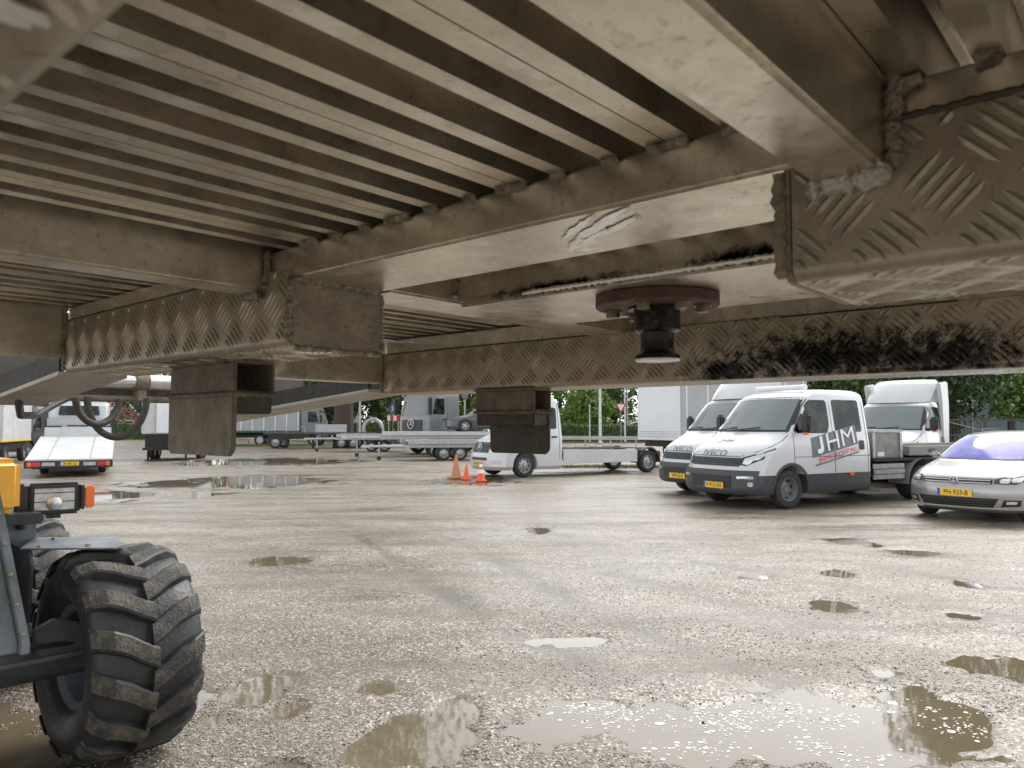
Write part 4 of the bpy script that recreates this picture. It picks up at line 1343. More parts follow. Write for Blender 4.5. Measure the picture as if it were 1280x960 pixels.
    for sg in (1, -1):
        wheel(rt, -wb, sg * .80, .35, .40, 'deep', sg, rimc='truck_grey')
    MB().tube([(-wb, -.7, .35), (-wb, .7, .35)], .07, 10).build('rear_axle', 'rail_black', rt)
    return rt, V

# --- placements follow the ground lines of the photograph
HD = math.atan2(-.47, -.88)
fxw, fyw = ground_at(983, 637)
def place(pxpy, hd, lat):
    """origin (front axle centre) from the contact point of the near front tyre, lat = half track"""
    x, y = ground_at(*pxpy)
    return (x - lat * -math.sin(hd), y - lat * math.cos(hd), 0)
i1, V1 = daily('white double-cab van with grey door lettering, black lower bumper and low flatbed behind', place((985, 636), HD, .9), HD, 'double', False, 3.75, 'V-913-GN', True, logo=True)
# flatbed things of the first van: side skirt, rear mudguard, head board box
sk = MB()
for k, (z0, z1, y0) in enumerate(((.45, .545, .985), (.555, .645, 1.0), (.655, .75, .985))):
    sk.box(1 - 4.20, 1 - 3.26, y0 - .03, y0, z0, z1)
sk.build('side_skirt', 'galvanised', i1, bevel=.01)
arc = [(-3.75 + .47 * math.cos(a), .36 + .47 * math.sin(a)) for a in np.linspace(-.05, PI + .05, 20)]
for sg in (1, -1):
    fm = MB()
    for i in range(19):
        (xa, za), (xb, zb) = arc[i], arc[i + 1]
        fm.add([(xa, sg * .56, za), (xb, sg * .56, zb), (xb, sg * 1.02, zb), (xa, sg * 1.02, za)], [(0, 1, 2, 3)])
    fm.build('mudguard', 'galvanised', i1, fix=False, smooth=60)
MB().box(1 - 5.6, 1 - 3.35, -.95, .95, .80, .86).build('flatbed', 'rail_black', i1)
hb = thing('storage_box', 'grey aluminium storage box standing on the flatbed behind the double cab', 'box', i1.location, HD)
MB().box(1 - 4.30, 1 - 3.40, -.85, .86, .862, 1.36).build('box_body', 'box_alu', hb, bevel=.01)
MB().box(1 - 4.33, 1 - 3.38, -.88, .89, 1.362, 1.42).build('lid', 'galvanised', hb, bevel=.012)
for s in (3.43, 4.26):
    MB().box(1 - s - .035, 1 - s + .035, .862, .885, .866, 1.358).build('corner_post', 'galvanised', hb)
MB().box(1 - 3.75, 1 - 3.55, .8615, .868, .89, .98).build('type_plate', 'decal_white', hb)
# low rail of the trailer coupled behind
rl = thing('low_trailer', 'grey low-loader trailer neck coupled behind the lettered double-cab van', 'trailer', i1.location, HD)
MB().box(1 - 9.4, 1 - 4.36, .84, .98, .90, 1.08).build('side_rail', 'box_alu', rl, bevel=.01)
MB().box(1 - 9.4, 1 - 4.36, -.98, -.84, .90, 1.08).build('side_rail', 'box_alu', rl, bevel=.01)
MB().box(1 - 9.3, 1 - 4.4, -.83, .83, .93, 1.0).build('deck', 'box_alu', rl)
MB().box(1 - 9.2, 1 - 5.8, .5, .7, .60, .895).build('neck_frame', 'rail_black', rl)
for s in (7.6, 8.4):
    for sg in (1, -1):
        wheel(rl, 1 - s, sg * .82, .34, .22, 'holes', sg)
MB().box(1 - 5.2, 1 - 5.0, .985, .99, .96, 1.03).build('marker_plate', 'grey_plastic', rl)

HD2 = HD
x1, y1, _ = i1.location
i2, V2 = daily('white single-cab truck with roof fairing, tucked behind the lettered double-cab van', (x1 - .06, y1 + 2.42, 0), HD2, 'single', True, 3.6, 'VPP-62-D', False)
MB().box(1 - 5.8, 1 - 2.5, -1.0, 1.0, .80, .95).build('flatbed', 'rail_black', i2)
i3, V3 = daily('white high-fairing truck with black mirror parked nearest the iron fence', (9.7, 19.8, 0), math.atan2(-.62, -.78), 'single', True, 3.6, 'BT-88-ZD', False, old=True, badge=None)
MB().box(1 - 5.8, 1 - 2.5, -1.0, 1.0, .70, .85).build('flatbed', 'rail_black', i3)

# --- white low transporter van-truck in the middle distance
HS = math.atan2(-.53, -.85)
sp = thing('transporter_truck', 'white lowered car transporter truck with three-pointed star grille and long bare deck', 'truck', place((655, 597), HS, .9), HS)
spc = [(.22, .08, .30, .90, 2.35), (.32, .0, .32, .98, 2.35), (.55, .01, .34, .99, 2.35), (.75, .05, .38, .99, 2.35), (.95, .12, .44, .985, 2.35), (1.06, .22, .5, .98, 2.35), (1.16, .42, .5, .97, 2.35), (1.26, .66, .44, .96, 2.35), (1.33, .84, .36, .95, 2.35),
       (1.6, 1.08, .30, .92, 2.34), (1.9, 1.34, .28, .88, 2.32), (2.15, 1.58, .26, .84, 2.28), (2.28, 1.72, .28, .80, 2.22), (2.38, 1.9, .30, .72, 2.15), (2.44, 2.0, .15, .5, 2.1)]
S = Veh(sp, spc, 1.0)
cuts = [well(0, .42, .5, 1.2, .35), well(0, .42, -1.2, -.5, .35)]
S.body('cab_body', 'white_paint', [.22, .27, .32, .42, .55, .65, .75, .85, .95, 1.0, 1.06, 1.11, 1.16, 1.21, 1.26, 1.3, 1.33, 1.45, 1.6, 1.75, 1.9, 2.03, 2.15, 2.22, 2.28, 2.33, 2.38, 2.44], cuts=cuts)
g = S.bow_patch('grille', -.44, .44, .72, 1.02, 'grey_plastic', -.50, .50, off=.014, nv=4, nu=14)
for z in (.79, .86, .93):
    S.bow_patch('grille_bar', -.42, .42, z - .012, z + .012, 'ink_black', off=.022, nv=1, nu=14, parent=g)
def star(parent, V, z, r, name='star_emblem', off=.05):
    c = V.front(0, z, off)
    m = MB()
    ring = [(c[0], r * math.cos(a), z + r * math.sin(a)) for a in np.linspace(0, 2 * PI, 25)]
    m.tube(ring, r * .10, 6)
    for k in range(3):
        a = PI / 2 + 2 * PI * k / 3
        d, e = (math.cos(a), math.sin(a)), (-math.sin(a), math.cos(a))
        m.add([(c[0] + .01, r * d[0] * .98, z + r * d[1] * .98), (c[0], r * .17 * e[0], z + r * .17 * e[1]), (c[0], -r * .17 * e[0], z - r * .17 * e[1]), (c[0] + .03, 0, z)], [(0, 1, 3), (0, 3, 2)])
    return m.build(name, 'bare_steel', parent, fix=False)
star(g, S, .87, .115)
for sg in (1, -1):
    hl = S.patch('headlight', [(sg * .56, .80), (sg * .86, .84), (sg * .97, 1.10), (sg * .90, 1.13), (sg * .60, 1.00)], 'lamp_glass', 'front', .012)
    S.patch('fog_recess', roundpoly([(sg * .60, .42), (sg * .88, .42), (sg * .90, .52), (sg * .60, .52)], .03), 'white_dull', 'front', .02)
    S.patch('side_window', roundpoly([(1.38, 1.40), (2.12, 1.40), (2.14, 2.02), (1.86, 2.06), (1.56, 1.80), (1.34, 1.46)], .08), 'glass_dark', 'side', .006, sg)
    S.patch('door_gap', [(2.20, .5), (2.212, .5), (2.212, 2.15), (2.20, 2.15)], 'ink_black', 'side', .0025, sg, thick=.004)
    S.patch('door_gap', [(1.25, .5), (1.262, .5), (1.262, 1.32), (1.25, 1.32)], 'ink_black', 'side', .0025, sg, thick=.004)
    S.patch('door_handle', roundpoly([(1.92, 1.14), (2.12, 1.14), (2.12, 1.19), (1.92, 1.19)], .02), 'black_plastic', 'side', .02, sg)
    mirror_arm(sp, 1 - 1.42, .93, 1.36, sg)
    wheel(sp, 0, sg * .85, .35, .22, 'holes', sg)
    wheel(sp, -4.72, sg * .85, .35, .24, 'holes', sg)
S.bow_patch('lower_intake', -.42, .42, .50, .58, 'black_plastic', off=.012, nv=2)
S.bow_patch('windscreen', -.86, .86, 1.36, 2.12, 'glass_screen', -.76, .76, off=.01)
pf = S.front(0, .42, .03)
num_plate(sp, TR(pf[0], .0, .40), 'VJ-512-T', .46, .11)
# long low deck
for sg in (1, -1):
    d = MB().prism([(1 - 2.34, .36), (1 - 2.34, .80), (-4.22, .74), (-4.22, .36)], sg * .96, sg * 1.0, 'y').build('side_panel', 'white_paint', sp, bevel=.01)
    arc = [(-4.72 + .46 * math.cos(a), .36 + .46 * math.sin(a)) for a in np.linspace(-.1, PI + .1, 18)]
    fm = MB()
    for i in range(17):
        (xa, za), (xb, zb) = arc[i], arc[i + 1]
        fm.add([(xa, sg * .62, za), (xb, sg * .62, zb), (xb, sg * 1.02, zb), (xa, sg * 1.02, za), (xa * .995 - .01, sg * 1.02, za - .05), (xb * .995 - .01, sg * 1.02, zb - .05)], [(0, 1, 2, 3), (3, 2, 5, 4)])
    fm.build('mudguard', 'grey_plastic', sp, fix=False, smooth=60)
MB().prism([(1 - 2.34, .60), (1 - 2.34, .76), (-4.9, .70), (-4.9, .56)], -.95, .95, 'y').build('deck', 'rail_black', sp)
for s in (3.0, 3.6, 4.2, 4.8, 5.4):
    MB().box(1 - s - .04, 1 - s + .04, -.94, .94, .765, .80).build('deck_rung', 'steel_dark', sp)
MB().box(-5.25, -5.2, .55, .95, .48, .62).build('tail_light', 'red_lens', sp)
MB().box(-5.25, -5.2, -.95, -.55, .48, .62).build('tail_light', 'red_lens', sp)
MB().box(-5.2, -4.9, -.98, .98, .55, .68).build('rear_beam', 'rail_black', sp)

# --- silver hatchback at the right edge
HG = math.atan2(-.53, -.80) 
gl = thing('hatchback_car', 'silver hatchback car with violet reflections in its windscreen at right edge', 'car', (0, 0, 0), math.atan2(-.60, -.80))
gc = [(.16, .20, .36, .80, 4.15), (.22, .06, .40, .87, 4.2), (.34, .02, .44, .89, 4.24), (.50, .0, .46, .895, 4.25), (.60, .03, .48, .90, 4.25), (.68, .06, .52, .90, 4.24), (.73, .11, .56, .895, 4.24), (.77, .20, .56, .89, 4.23), (.81, .34, .54, .885, 4.22), (.85, .52, .50, .88, 4.2), (.89, .72, .46, .87, 4.18), (.93, .92, .40, .86, 4.16), (.955, 1.04, .34, .85, 4.15),
      (1.05, 1.20, .32, .80, 4.08), (1.18, 1.42, .30, .74, 3.98), (1.30, 1.64, .30, .68, 3.88), (1.38, 1.82, .32, .63, 3.80), (1.42, 2.0, .36, .58, 3.70), (1.445, 2.2, .4, .48, 3.55), (1.455, 2.4, .3, .3, 3.4)]
G = Veh(gl, gc, .88, 3.0)
cuts = [well(0, .345, .5, 1.1, .315), well(0, .345, -1.1, -.5, .315), well(-2.63, .345, .5, 1.1, .315), well(-2.63, .345, -1.1, -.5, .315)]
G.body('car_body', 'silver_paint', [.16, .19, .22, .28, .34, .42, .50, .55, .60, .64, .68, .705, .73, .75, .77, .79, .81, .83, .85, .87, .89, .91, .93, .955, 1.0, 1.05, 1.12, 1.18, 1.24, 1.30, 1.34, 1.38, 1.40, 1.42, 1.435, 1.445, 1.455], cuts=cuts, smooth=30)
g = G.bow_patch('grille', -.52, .52, .625, .70, 'ink_black', off=.012, nv=3, nu=16)
for z in (.64, .682):
    G.bow_patch('grille_bar', -.50, .50, z - .006, z + .006, 'bare_steel', off=.020, nv=1, nu=16, parent=g)
lg = G.bow_patch('lower_grille', -.52, .52, .26, .40, 'ink_black', -.60, .60, off=.012, nv=3, nu=16)
for z in (.29, .33, .37):
    G.bow_patch('grille_bar', -.52, .52, z - .006, z + .006, 'grey_plastic', off=.020, nv=1, nu=16, parent=lg)
G.bow_patch('bumper_lip', -.70, .70, .235, .255, 'bare_steel', off=.014, nv=1, nu=18)
for sg in (1, -1):
    hl = G.patch('headlight', [(sg * .54, .63), (sg * .78, .62), (sg * .86, .67), (sg * .885, .76), (sg * .83, .775), (sg * .62, .735), (sg * .54, .70)], 'grey_plastic', 'front', .010)
    for (ya, za) in ((.66, .675), (.78, .69)):
        G.patch('lamp_lens', roundpoly([(sg * (ya - .055), za - .035), (sg * (ya + .055), za - .035), (sg * (ya + .055), za + .04), (sg * (ya - .055), za + .03)], .03), 'lamp_glass', 'front', .016, parent=hl)
    fg = G.patch('fog_recess', [(sg * .62, .27), (sg * .82, .28), (sg * .84, .38), (sg * .66, .38)], 'ink_black', 'front', .012)
    G.patch('fog_lamp', roundpoly([(sg * .68, .31), (sg * .79, .315), (sg * .80, .355), (sg * .69, .355)], .012), 'lamp_glass', 'front', .018, parent=fg)
    G.patch('side_window', roundpoly([(1.62, .96), (2.5, .97), (2.5, 1.36), (2.2, 1.37), (1.9, 1.28)], .05), 'glass_dark', 'side', .006, sg)
    G.patch('side_window', roundpoly([(2.58, .97), (3.4, 1.0), (3.3, 1.33), (2.58, 1.36)], .05), 'glass_dark', 'side', .006, sg)
    for s in (1.36, 2.54, 3.4):
        G.patch('door_gap', [(s, .3), (s + .008, .3), (s + .008, .95), (s, .95)], 'ink_black', 'side', .0025, sg, thick=.004)
    for s in (2.35, 3.25):
        G.patch('door_handle', roundpoly([(s, .84), (s + .18, .84), (s + .18, .875), (s, .875)], .012), 'silver_paint', 'side', .02, sg)
    MB().box(.88 - 1.62, .88 - 1.50, sg * .86 if sg > 0 else -1.04, sg * 1.04 if sg > 0 else -.86, .96, 1.08).build('mirror', 'silver_paint', gl, bevel=.04, seg=3, smooth=40)
    wheel(gl, 0, sg * .78, .315, .21, 'spokes', sg)
    wheel(gl, -2.63, sg * .78, .315, .21, 'spokes', sg)
wsg = G.bow_patch('windscreen', -.80, .80, .965, 1.385, 'black_plastic', -.60, .60, off=.008)
G.bow_patch('windscreen_glass', -.765, .765, .985, 1.365, 'glass_violet', -.585, .585, off=.014, parent=wsg)
cb = G.front(0, .665, .03)
em = MB().lathe([(0, cb[0]), (.062, cb[0]), (.066, cb[0] + .006), (.055, cb[0] + .012), (0, cb[0] + .012)], 24, 'x', T=Matrix.Translation((0, 0, .665))).build('round_emblem', 'bare_steel', gl, smooth=40)
MB().lathe([(0, cb[0] + .0125), (.053, cb[0] + .0125), (.053, cb[0] + .015), (0, cb[0] + .015)], 24, 'x', T=Matrix.Translation((0, 0, .665))).build('emblem_ground', 'grey_plastic', em)
for t_, zz in (('V', .690), ('W', .645)):
    vs, fs = text_mesh(t_, .062, .002)
    MB().add([(cb[0] + .0165, a, zz + b) for a, b in vs], fs).build('emblem_letter', 'bare_steel', em, fix=False)
pf = G.front(0, .46, .02)
num_plate(gl, TR(pf[0], 0.02, .475), 'PH-933-B', .52, .112)
ld = MB()
ld.box(.88 - 3.2, .88 - 2.4, .5, .54, 1.47, 1.50); ld.box(.88 - 3.2, .88 - 2.4, -.54, -.5, 1.47, 1.50)
ld.build('roof_rail', 'black_plastic', gl, bevel=.008)
# plate centre sits at photo pixel (1191, 621): the car's front, 12.6 m off
gx, gy = ground_at(1193, 652)
gl.scale = (.97, .97, .97)
hg = gl.rotation_euler[2]
gl.location = (gx - .85 * math.cos(hg), gy - .85 * math.sin(hg), 0)
# ------------------------------------------------------------------ farther vehicles and trailers
def spot(px, d):
    return ((px - 640) / 950 * d, d)
def face(bearing_deg):
    """z rotation of a thing whose +x heads along a compass bearing measured clockwise from the view axis"""
    return R(90 - bearing_deg)

# white recovery truck seen from behind
x, y = spot(89, 22.2)
tt = thing('recovery_truck', 'white flatbed recovery truck seen from behind, red tail lights and orange roof beacon', 'truck', (x, y, 0), face(-27))
MB().prism([(.0, .47), (.0, .53), (4.4, 1.14), (4.4, 1.06), (1.2, .52)], -1.10, 1.10, 'y').build('bed', 'white_dull', tt, bevel=.01)
for yy in (-.52, .55):
    MB().prism([(.05, .538), (4.38, 1.139), (4.38, 1.145), (.05, .544)], yy - .012, yy + .012, 'y').build('bed_seam', 'galvanised', tt)
MB().box(4.41, 4.50, -1.0, 1.0, 1.10, 1.46).build('head_board', 'white_dull', tt, bevel=.02)
bp = MB().box(-.06, -.005, -1.12, 1.12, .28, .49).build('rear_bumper', 'black_plastic', tt, bevel=.01)
for sg in (1, -1):
    MB().box(-.075, -.061, sg * .72, sg * .94, .33, .45).build('tail_light', 'red_lens', tt, bevel=.005)
    MB().box(-.075, -.061, sg * .945, sg * 1.04, .33, .45).build('turn_signal', 'orange_lens', tt, bevel=.005)
    MB().box(-.075, -.061, sg * .36, sg * .68, .34, .44).build('reflector_panel', 'galvanised', tt, bevel=.005)
    wheel(tt, 2.3, sg * .80, .29, .22, 'holes', sg)
    wheel(tt, 5.6, sg * .85, .34, .22, 'holes', sg)
num_plate(tt, TR(-.075, 0, .40, rz=PI), '28-BR-SZ', .50, .11)
MB().box(.3, 6.0, -.95, .95, .24, .46).build('chassis', 'rail_black', tt)
MB().prism([(4.62, .50), (4.62, 1.35), (4.70, 2.30), (4.85, 2.38), (5.6, 2.38), (5.9, 2.2), (6.35, 1.45), (6.9, 1.2), (6.95, .5)], -.92, .92, 'y').build('cab', 'white_paint', tt, bevel=.10, seg=3, smooth=40)
MB().prism([(-.62, 1.86), (.62, 1.86), (.58, 2.18), (-.58, 2.18)], 4.58, 4.66, 'x').build('rear_window', 'glass_dark', tt, bevel=.01)
MB().box(4.52, 4.62, -.95, .95, 1.30, 1.78).build('winch_guard', 'tarp_grey', tt, bevel=.04)
MB().box(4.49, 4.515, -.30, .34, 1.38, 1.52).build('winch_slot', 'grey_plastic', tt, bevel=.01)
MB().box(4.95, 5.25, -.78, .78, 2.385, 2.50).build('beacon_bar', 'orange_lens', tt, bevel=.03)
for sg in (1, -1):
    MB().tube([(4.45, sg * 1.05, 1.46), (4.45, sg * .5, 1.46)], .03, 8).build('board_rail', 'black_plastic', tt)
    MB().box(6.25, 6.35, sg * .98 if sg > 0 else -1.15, sg * 1.15 if sg > 0 else -.98, 1.40, 1.72).build('mirror', 'black_plastic', tt, bevel=.02)

# dark grey van and white box van at the left edge
x, y = spot(17, 36)
dv = thing('panel_van', 'dark grey panel van parked at far left behind the loader', 'van', (x - .2, y, 0), face(172))
dvc = [(.28, .02, .3, .95, 5.0), (.6, 0, .3, 1.0, 5.0), (.95, .1, .4, 1.0, 5.0), (1.15, .5, .4, .98, 5.0), (1.28, .85, .3, .96, 5.0), (1.9, 1.4, .3, .9, 4.98), (2.3, 1.75, .3, .84, 4.95), (2.45, 2.1, .2, .6, 4.9)]
D = Veh(dv, dvc, .95)
D.body('van_body', 'dark_grey_paint', [.28, .4, .6, .8, .95, 1.05, 1.15, 1.22, 1.28, 1.5, 1.7, 1.9, 2.1, 2.3, 2.38, 2.45], cuts=[well(0, .42, .5, 1.2, .35), well(0, .42, -1.2, -.5, .35), well(-3.2, .42, .5, 1.2, .35), well(-3.2, .42, -1.2, -.5, .35)])
D.bow_patch('windscreen', -.84, .84, 1.31, 2.12, 'glass_dark', -.74, .74, off=.01)
D.bow_patch('grille', -.6, .6, .62, .84, 'ink_black', off=.012)
for sg in (1, -1):
    D.patch('headlight', [(sg * .62, .78), (sg * .9, .8), (sg * .95, 1.02), (sg * .68, .96)], 'lamp_glass', 'front', .012)
    D.patch('side_window', roundpoly([(1.3, 1.38), (2.1, 1.38), (2.1, 2.0), (1.75, 2.0)], .06), 'glass_dark', 'side', .006, sg)
    mirror_arm(dv, .95 - 1.35, .93, 1.36, sg)
    wheel(dv, 0, sg * .85, .35, .22, 'holes', sg); wheel(dv, -3.2, sg * .85, .35, .22, 'holes', sg)
x, y = spot(-14, 31)
wbx = thing('box_van', 'white box truck body with yellow stripe cut by the left picture edge', 'truck', (x, y, 0), face(-20))
MB().box(-2.2, 2.2, -1.05, 1.05, .85, 2.7).build('box_body', 'white_dull', wbx, bevel=.03)
MB().box(-2.22, 2.22, -1.062, 1.062, .86, .93).build('stripe', 'plate_yellow', wbx)
MB().box(-2.1, 2.1, -.9, .9, .55, .845).build('chassis', 'rail_black', wbx)
for sg in (1, -1):
    for xx in (-1.2, 1.6):
        wheel(wbx, xx, sg * .85, .36, .24, 'holes', sg)

# low white twin-axle trailer far left
x, y = spot(46, 66)
t3 = thing('flat_trailer', 'small white twin-axle flat trailer far off before the clipped hedge', 'trailer', (x, y, 0), face(80))
MB().box(-2.2, 2.2, -1, 1, .72, .95).build('deck', 'white_dull', t3, bevel=.02)
for sg in (1, -1):
    for xx in (-.45, .45):
        wheel(t3, xx, sg * .95, .36, .2, 'small', sg)
MB().prism([(2.2, -.06), (3.6, -.06), (3.6, .06), (2.2, .06)], .62, .72, 'z').build('drawbar', 'galvanised', t3)

# white box trailer with support legs
x, y = spot(213, 33)
bt = thing('box_trailer', 'white box trailer standing on support legs left of the hanging bracket', 'trailer', (x, y, 0), face(168))
MB().box(-3.6, 0, -1.15, 1.15, 1.14, 2.62).build('box_body', 'white_dull', bt, bevel=.03)
MB().box(.003, .03, -.55, .95, 1.18, 2.50).build('front_door', 'tarp_white', bt, bevel=.01)
MB().box(.031, .05, -.60, -.56, 1.2, 2.45).build('door_post', 'galvanised', bt)
MB().box(-3.4, -.05, -1.0, 1.0, .45, 1.135).build('under_frame', 'rail_black', bt, bevel=.02)
for sg in (1, -1):
    MB().tube([(.4 + .2 * sg, sg * .8, .03), (.4 + .2 * sg, sg * .8, .55)], .045, 8).build('support_leg', 'rail_black', bt)
    MB().box(.28 + .2 * sg, .52 + .2 * sg, sg * .8 - .12, sg * .8 + .12, 0.0, .035).build('leg_foot', 'rail_black', bt)
    for xx in (-1.4, -2.2):
        wheel(bt, xx, sg * .98, .36, .22, 'small', sg)
MB().box(-.05, .75, -.9, .9, .46, .56).build('draw_frame', 'rail_black', bt)
MB().box(.04, .06, .62, .9, .62, .74).build('warning_plate', 'decal_white', bt)

# grey lorry with panelled side, heading right
x, y = spot(402, 58)
gy_ = thing('panel_lorry', 'grey lorry with white-ribbed panelled body and green sill beyond the puddle', 'truck', (x, y, 0), R(2))
MB().box(-6.6, -1.35, -1.2, 1.2, 1.12, 2.9).build('cargo_body', 'tarp_grey', gy_, bevel=.02)
for k in range(7):
    xx = -6.5 + k * .84
    MB().box(xx - .04, xx + .04, -1.235, -1.202, 1.14, 2.88).build('body_rib', 'white_trim' if k else 'sign_red', gy_)
for k in range(3):
    MB().box(-6.55, -1.4, -1.218, -1.204, 1.55 + k * .42, 1.57 + k * .42).build('panel_joint', 'galvanised', gy_)
MB().box(-6.62, -1.33, -1.24, 1.24, .98, 1.115).build('green_sill', 'green_band', gy_)
MB().prism([(-1.3, .6), (-1.3, 2.75), (-.9, 2.9), (-.05, 2.85), (.28, 1.75), (.32, .5)], -1.15, 1.15, 'y').build('cab', 'truck_grey', gy_, bevel=.08, seg=3, smooth=40)
MB().prism([(-.75, 1.75), (-.75, 2.55), (-.18, 2.55), (.03, 1.75)], -1.165, -1.15, 'y').build('side_window', 'glass_dark', gy_)
MB().prism([(-1.05, 1.80), (1.05, 1.80), (.98, 2.6), (-.98, 2.6)], .0, .02, 'x', T=TR(.20, 0, 0, ry=R(-16)) @ TR(.42, 0, .0)).build('windscreen', 'glass_dark', gy_)
MB().box(.18, .30, -1.42, -1.20, 1.7, 2.3).build('mirror', 'black_plastic', gy_, bevel=.03)
MB().box(.25, .36, -1.1, 1.1, .45, .95).build('bumper', 'grey_plastic', gy_, bevel=.04)
MB().box(.362, .37, -1.05, -.75, .7, .85).build('headlight', 'lamp_glass', gy_)
MB().box(-6.4, .2, -.45, .45, .6, .97).build('chassis', 'rail_black', gy_)
MB().box(-6.66, -6.62, -1.1, -.8, .75, .9).build('tail_light', 'red_lens', gy_)
for xx in (-.35, -4.3):
    for sg in (1, -1):
        wheel(gy_, xx, sg * 1.0, .42, .28, 'holes', -sg)
        gy_.children[-1].rotation_euler[2] = 0 if sg > 0 else PI
        gy_.children[-1].rotation_euler[0] = 0

# low platform trailer with tall galvanised hoop
x, y = spot(352, 51)
pt = thing('platform_trailer', 'low black platform trailer with galvanised hoop at its neck before the grey lorry', 'trailer', (x, y, 0), R(2))
MB().box(-.9, 6.2, -1.05, 1.05, .92, 1.05).build('deck', 'steel_dark', pt, bevel=.01)
MB().box(-.6, 2.2, -1.06, 1.06, .62, .90).build('under_frame', 'rail_black', pt)
for xx in (-.6, 0.6, 1.8):
    MB().tube([(xx, -1.03, 1.05), (xx, -1.03, 1.42)], .025, 6).build('stanchion', 'galvanised', pt)
MB().tube([(-.6, -1.03, 1.42), (1.8, -1.03, 1.42)], .022, 6).build('hand_rail', 'galvanised', pt)
MB().box(2.5, 4.55, -1.08, -1.02, 1.06, 1.58).build('side_board', 'galvanised', pt, bevel=.01)
MB().box(2.5, 4.55, 1.02, 1.08, 1.06, 1.58).build('side_board', 'galvanised', pt, bevel=.01)
for xx in (.65, 2.35, 4.75, 5.9):
    MB().box(xx - .07, xx + .07, -1.0, -.86, .02, .92).build('support_leg', 'rail_black', pt)
for xx in (4.2, 4.98):
    for sg in (1, -1):
        wheel(pt, xx, sg * .95, .36, .22, 'small', -sg)
for xx in (-.1,):
    for sg in (1, -1):
        wheel(pt, xx, sg * .95, .42, .25, 'holes', -sg)
for c in pt.children:
    if c.name.startswith('wheel'):
        c.rotation_euler = (0, 0, PI if c.location[1] < 0 else 0)
hp = []
for i in range(21):
    a = PI * i / 20
    hp.append((6.15 - .62 * math.cos(a), -.3, 1.25 + .66 * math.sin(a)))
MB().tube([(5.53, -.3, .75)] + hp + [(6.77, -.3, .62)], .13, 10).build('neck_hoop', 'galvanised', pt, smooth=50)
MB().box(5.95, 6.4, -.45, -.15, 1.92, 2.06).build('coupling_head', 'galvanised', pt, bevel=.03)
MB().box(6.4, 6.75, -.5, -.1, .25, 1.35).build('coupling_post', 'rail_black', pt, bevel=.02)

# heavy grey tractor unit
x, y = spot(538, 41)
ac = thing('tractor_unit', 'heavy grey lorry cab with barred grille and star emblem behind the car trailers', 'truck', (x, y, 0), math.atan2(-.72, -.69))
AC = [(.42, .02, .18, 1.20, 2.35), (.8, 0, .18, 1.24, 2.35), (1.9, .05, .16, 1.24, 2.35), (2.0, .08, .16, 1.235, 2.35), (2.9, .30, .15, 1.20, 2.35), (3.15, .40, .18, 1.17, 2.33), (3.35, .62, .25, 1.08, 2.28), (3.5, 1.0, .3, .9, 2.2)]
Aq = Veh(ac, AC, 1.3, 4.5)
Aq.body('cab', 'truck_grey', [.42, .6, .8, 1.1, 1.4, 1.7, 1.9, 2.0, 2.3, 2.6, 2.9, 3.03, 3.15, 3.25, 3.35, 3.43, 3.5], cuts=[well(0, .62, .5, 1.5, .55), well(0, .62, -1.5, -.5, .55)])
Aq.bow_patch('windscreen', -1.12, 1.12, 2.02, 3.02, 'glass_screen', -1.06, 1.06, off=.01)
g = Aq.bow_patch('grille', -.85, .85, .98, 1.80, 'black_plastic', off=.012)
for z in (1.12, 1.30, 1.48, 1.66):
    Aq.bow_patch('grille_bar', -.80, .80, z - .05, z + .05, 'grey_plastic', off=.03, nv=1, parent=g)
star(g, Aq, 1.58, .24, off=.08)
for sg in (1, -1):
    Aq.patch('headlight', [(sg * .75, .62), (sg * 1.15, .62), (sg * 1.18, .92), (sg * .80, .86)], 'lamp_glass', 'front', .012)
    Aq.patch('side_window', roundpoly([(.42, 2.08), (1.25, 2.08), (1.25, 2.92), (.62, 2.92)], .08), 'glass_dark', 'side', .006, sg)
    Aq.patch('door_gap', [(1.42, .9), (1.44, .9), (1.44, 3.0), (1.42, 3.0)], 'ink_black', 'side', .003, sg, thick=.004)
    Aq.patch('door_handle', roundpoly([(1.15, 1.78), (1.38, 1.78), (1.38, 1.86), (1.15, 1.86)], .02), 'black_plastic', 'side', .02, sg)
    MB().box(1.3 - .15, 1.3 + .02, sg * 1.32 if sg > 0 else -1.56, sg * 1.56 if sg > 0 else -1.32, 2.05, 2.95).build('mirror', 'black_plastic', ac, bevel=.04)
    wheel(ac, 0, sg * 1.05, .50, .30, 'holes', sg)
    wheel(ac, -3.5, sg * .98, .50, .50, 'deep', sg)
    arc = [(.64 * math.cos(a), .55 + .64 * math.sin(a)) for a in np.linspace(0, PI, 18)]
    fm = MB()
    for i in range(17):
        (xa, za), (xb, zb) = arc[i], arc[i + 1]
        fm.add([(xa, sg * 1.0, za), (xb, sg * 1.0, zb), (xb, sg * 1.27, zb), (xa, sg * 1.27, za), (xa * .9, sg * 1.27, .55 + (za - .55) * .9), (xb * .9, sg * 1.27, .55 + (zb - .55) * .9)], [(0, 1, 2, 3), (3, 2, 5, 4)])
    fm.build('wheel_arch', 'galvanised', ac, fix=False, smooth=60)
MB().box(-5.0, .9, -.45, .45, .7, .95).build('chassis', 'rail_black', ac)

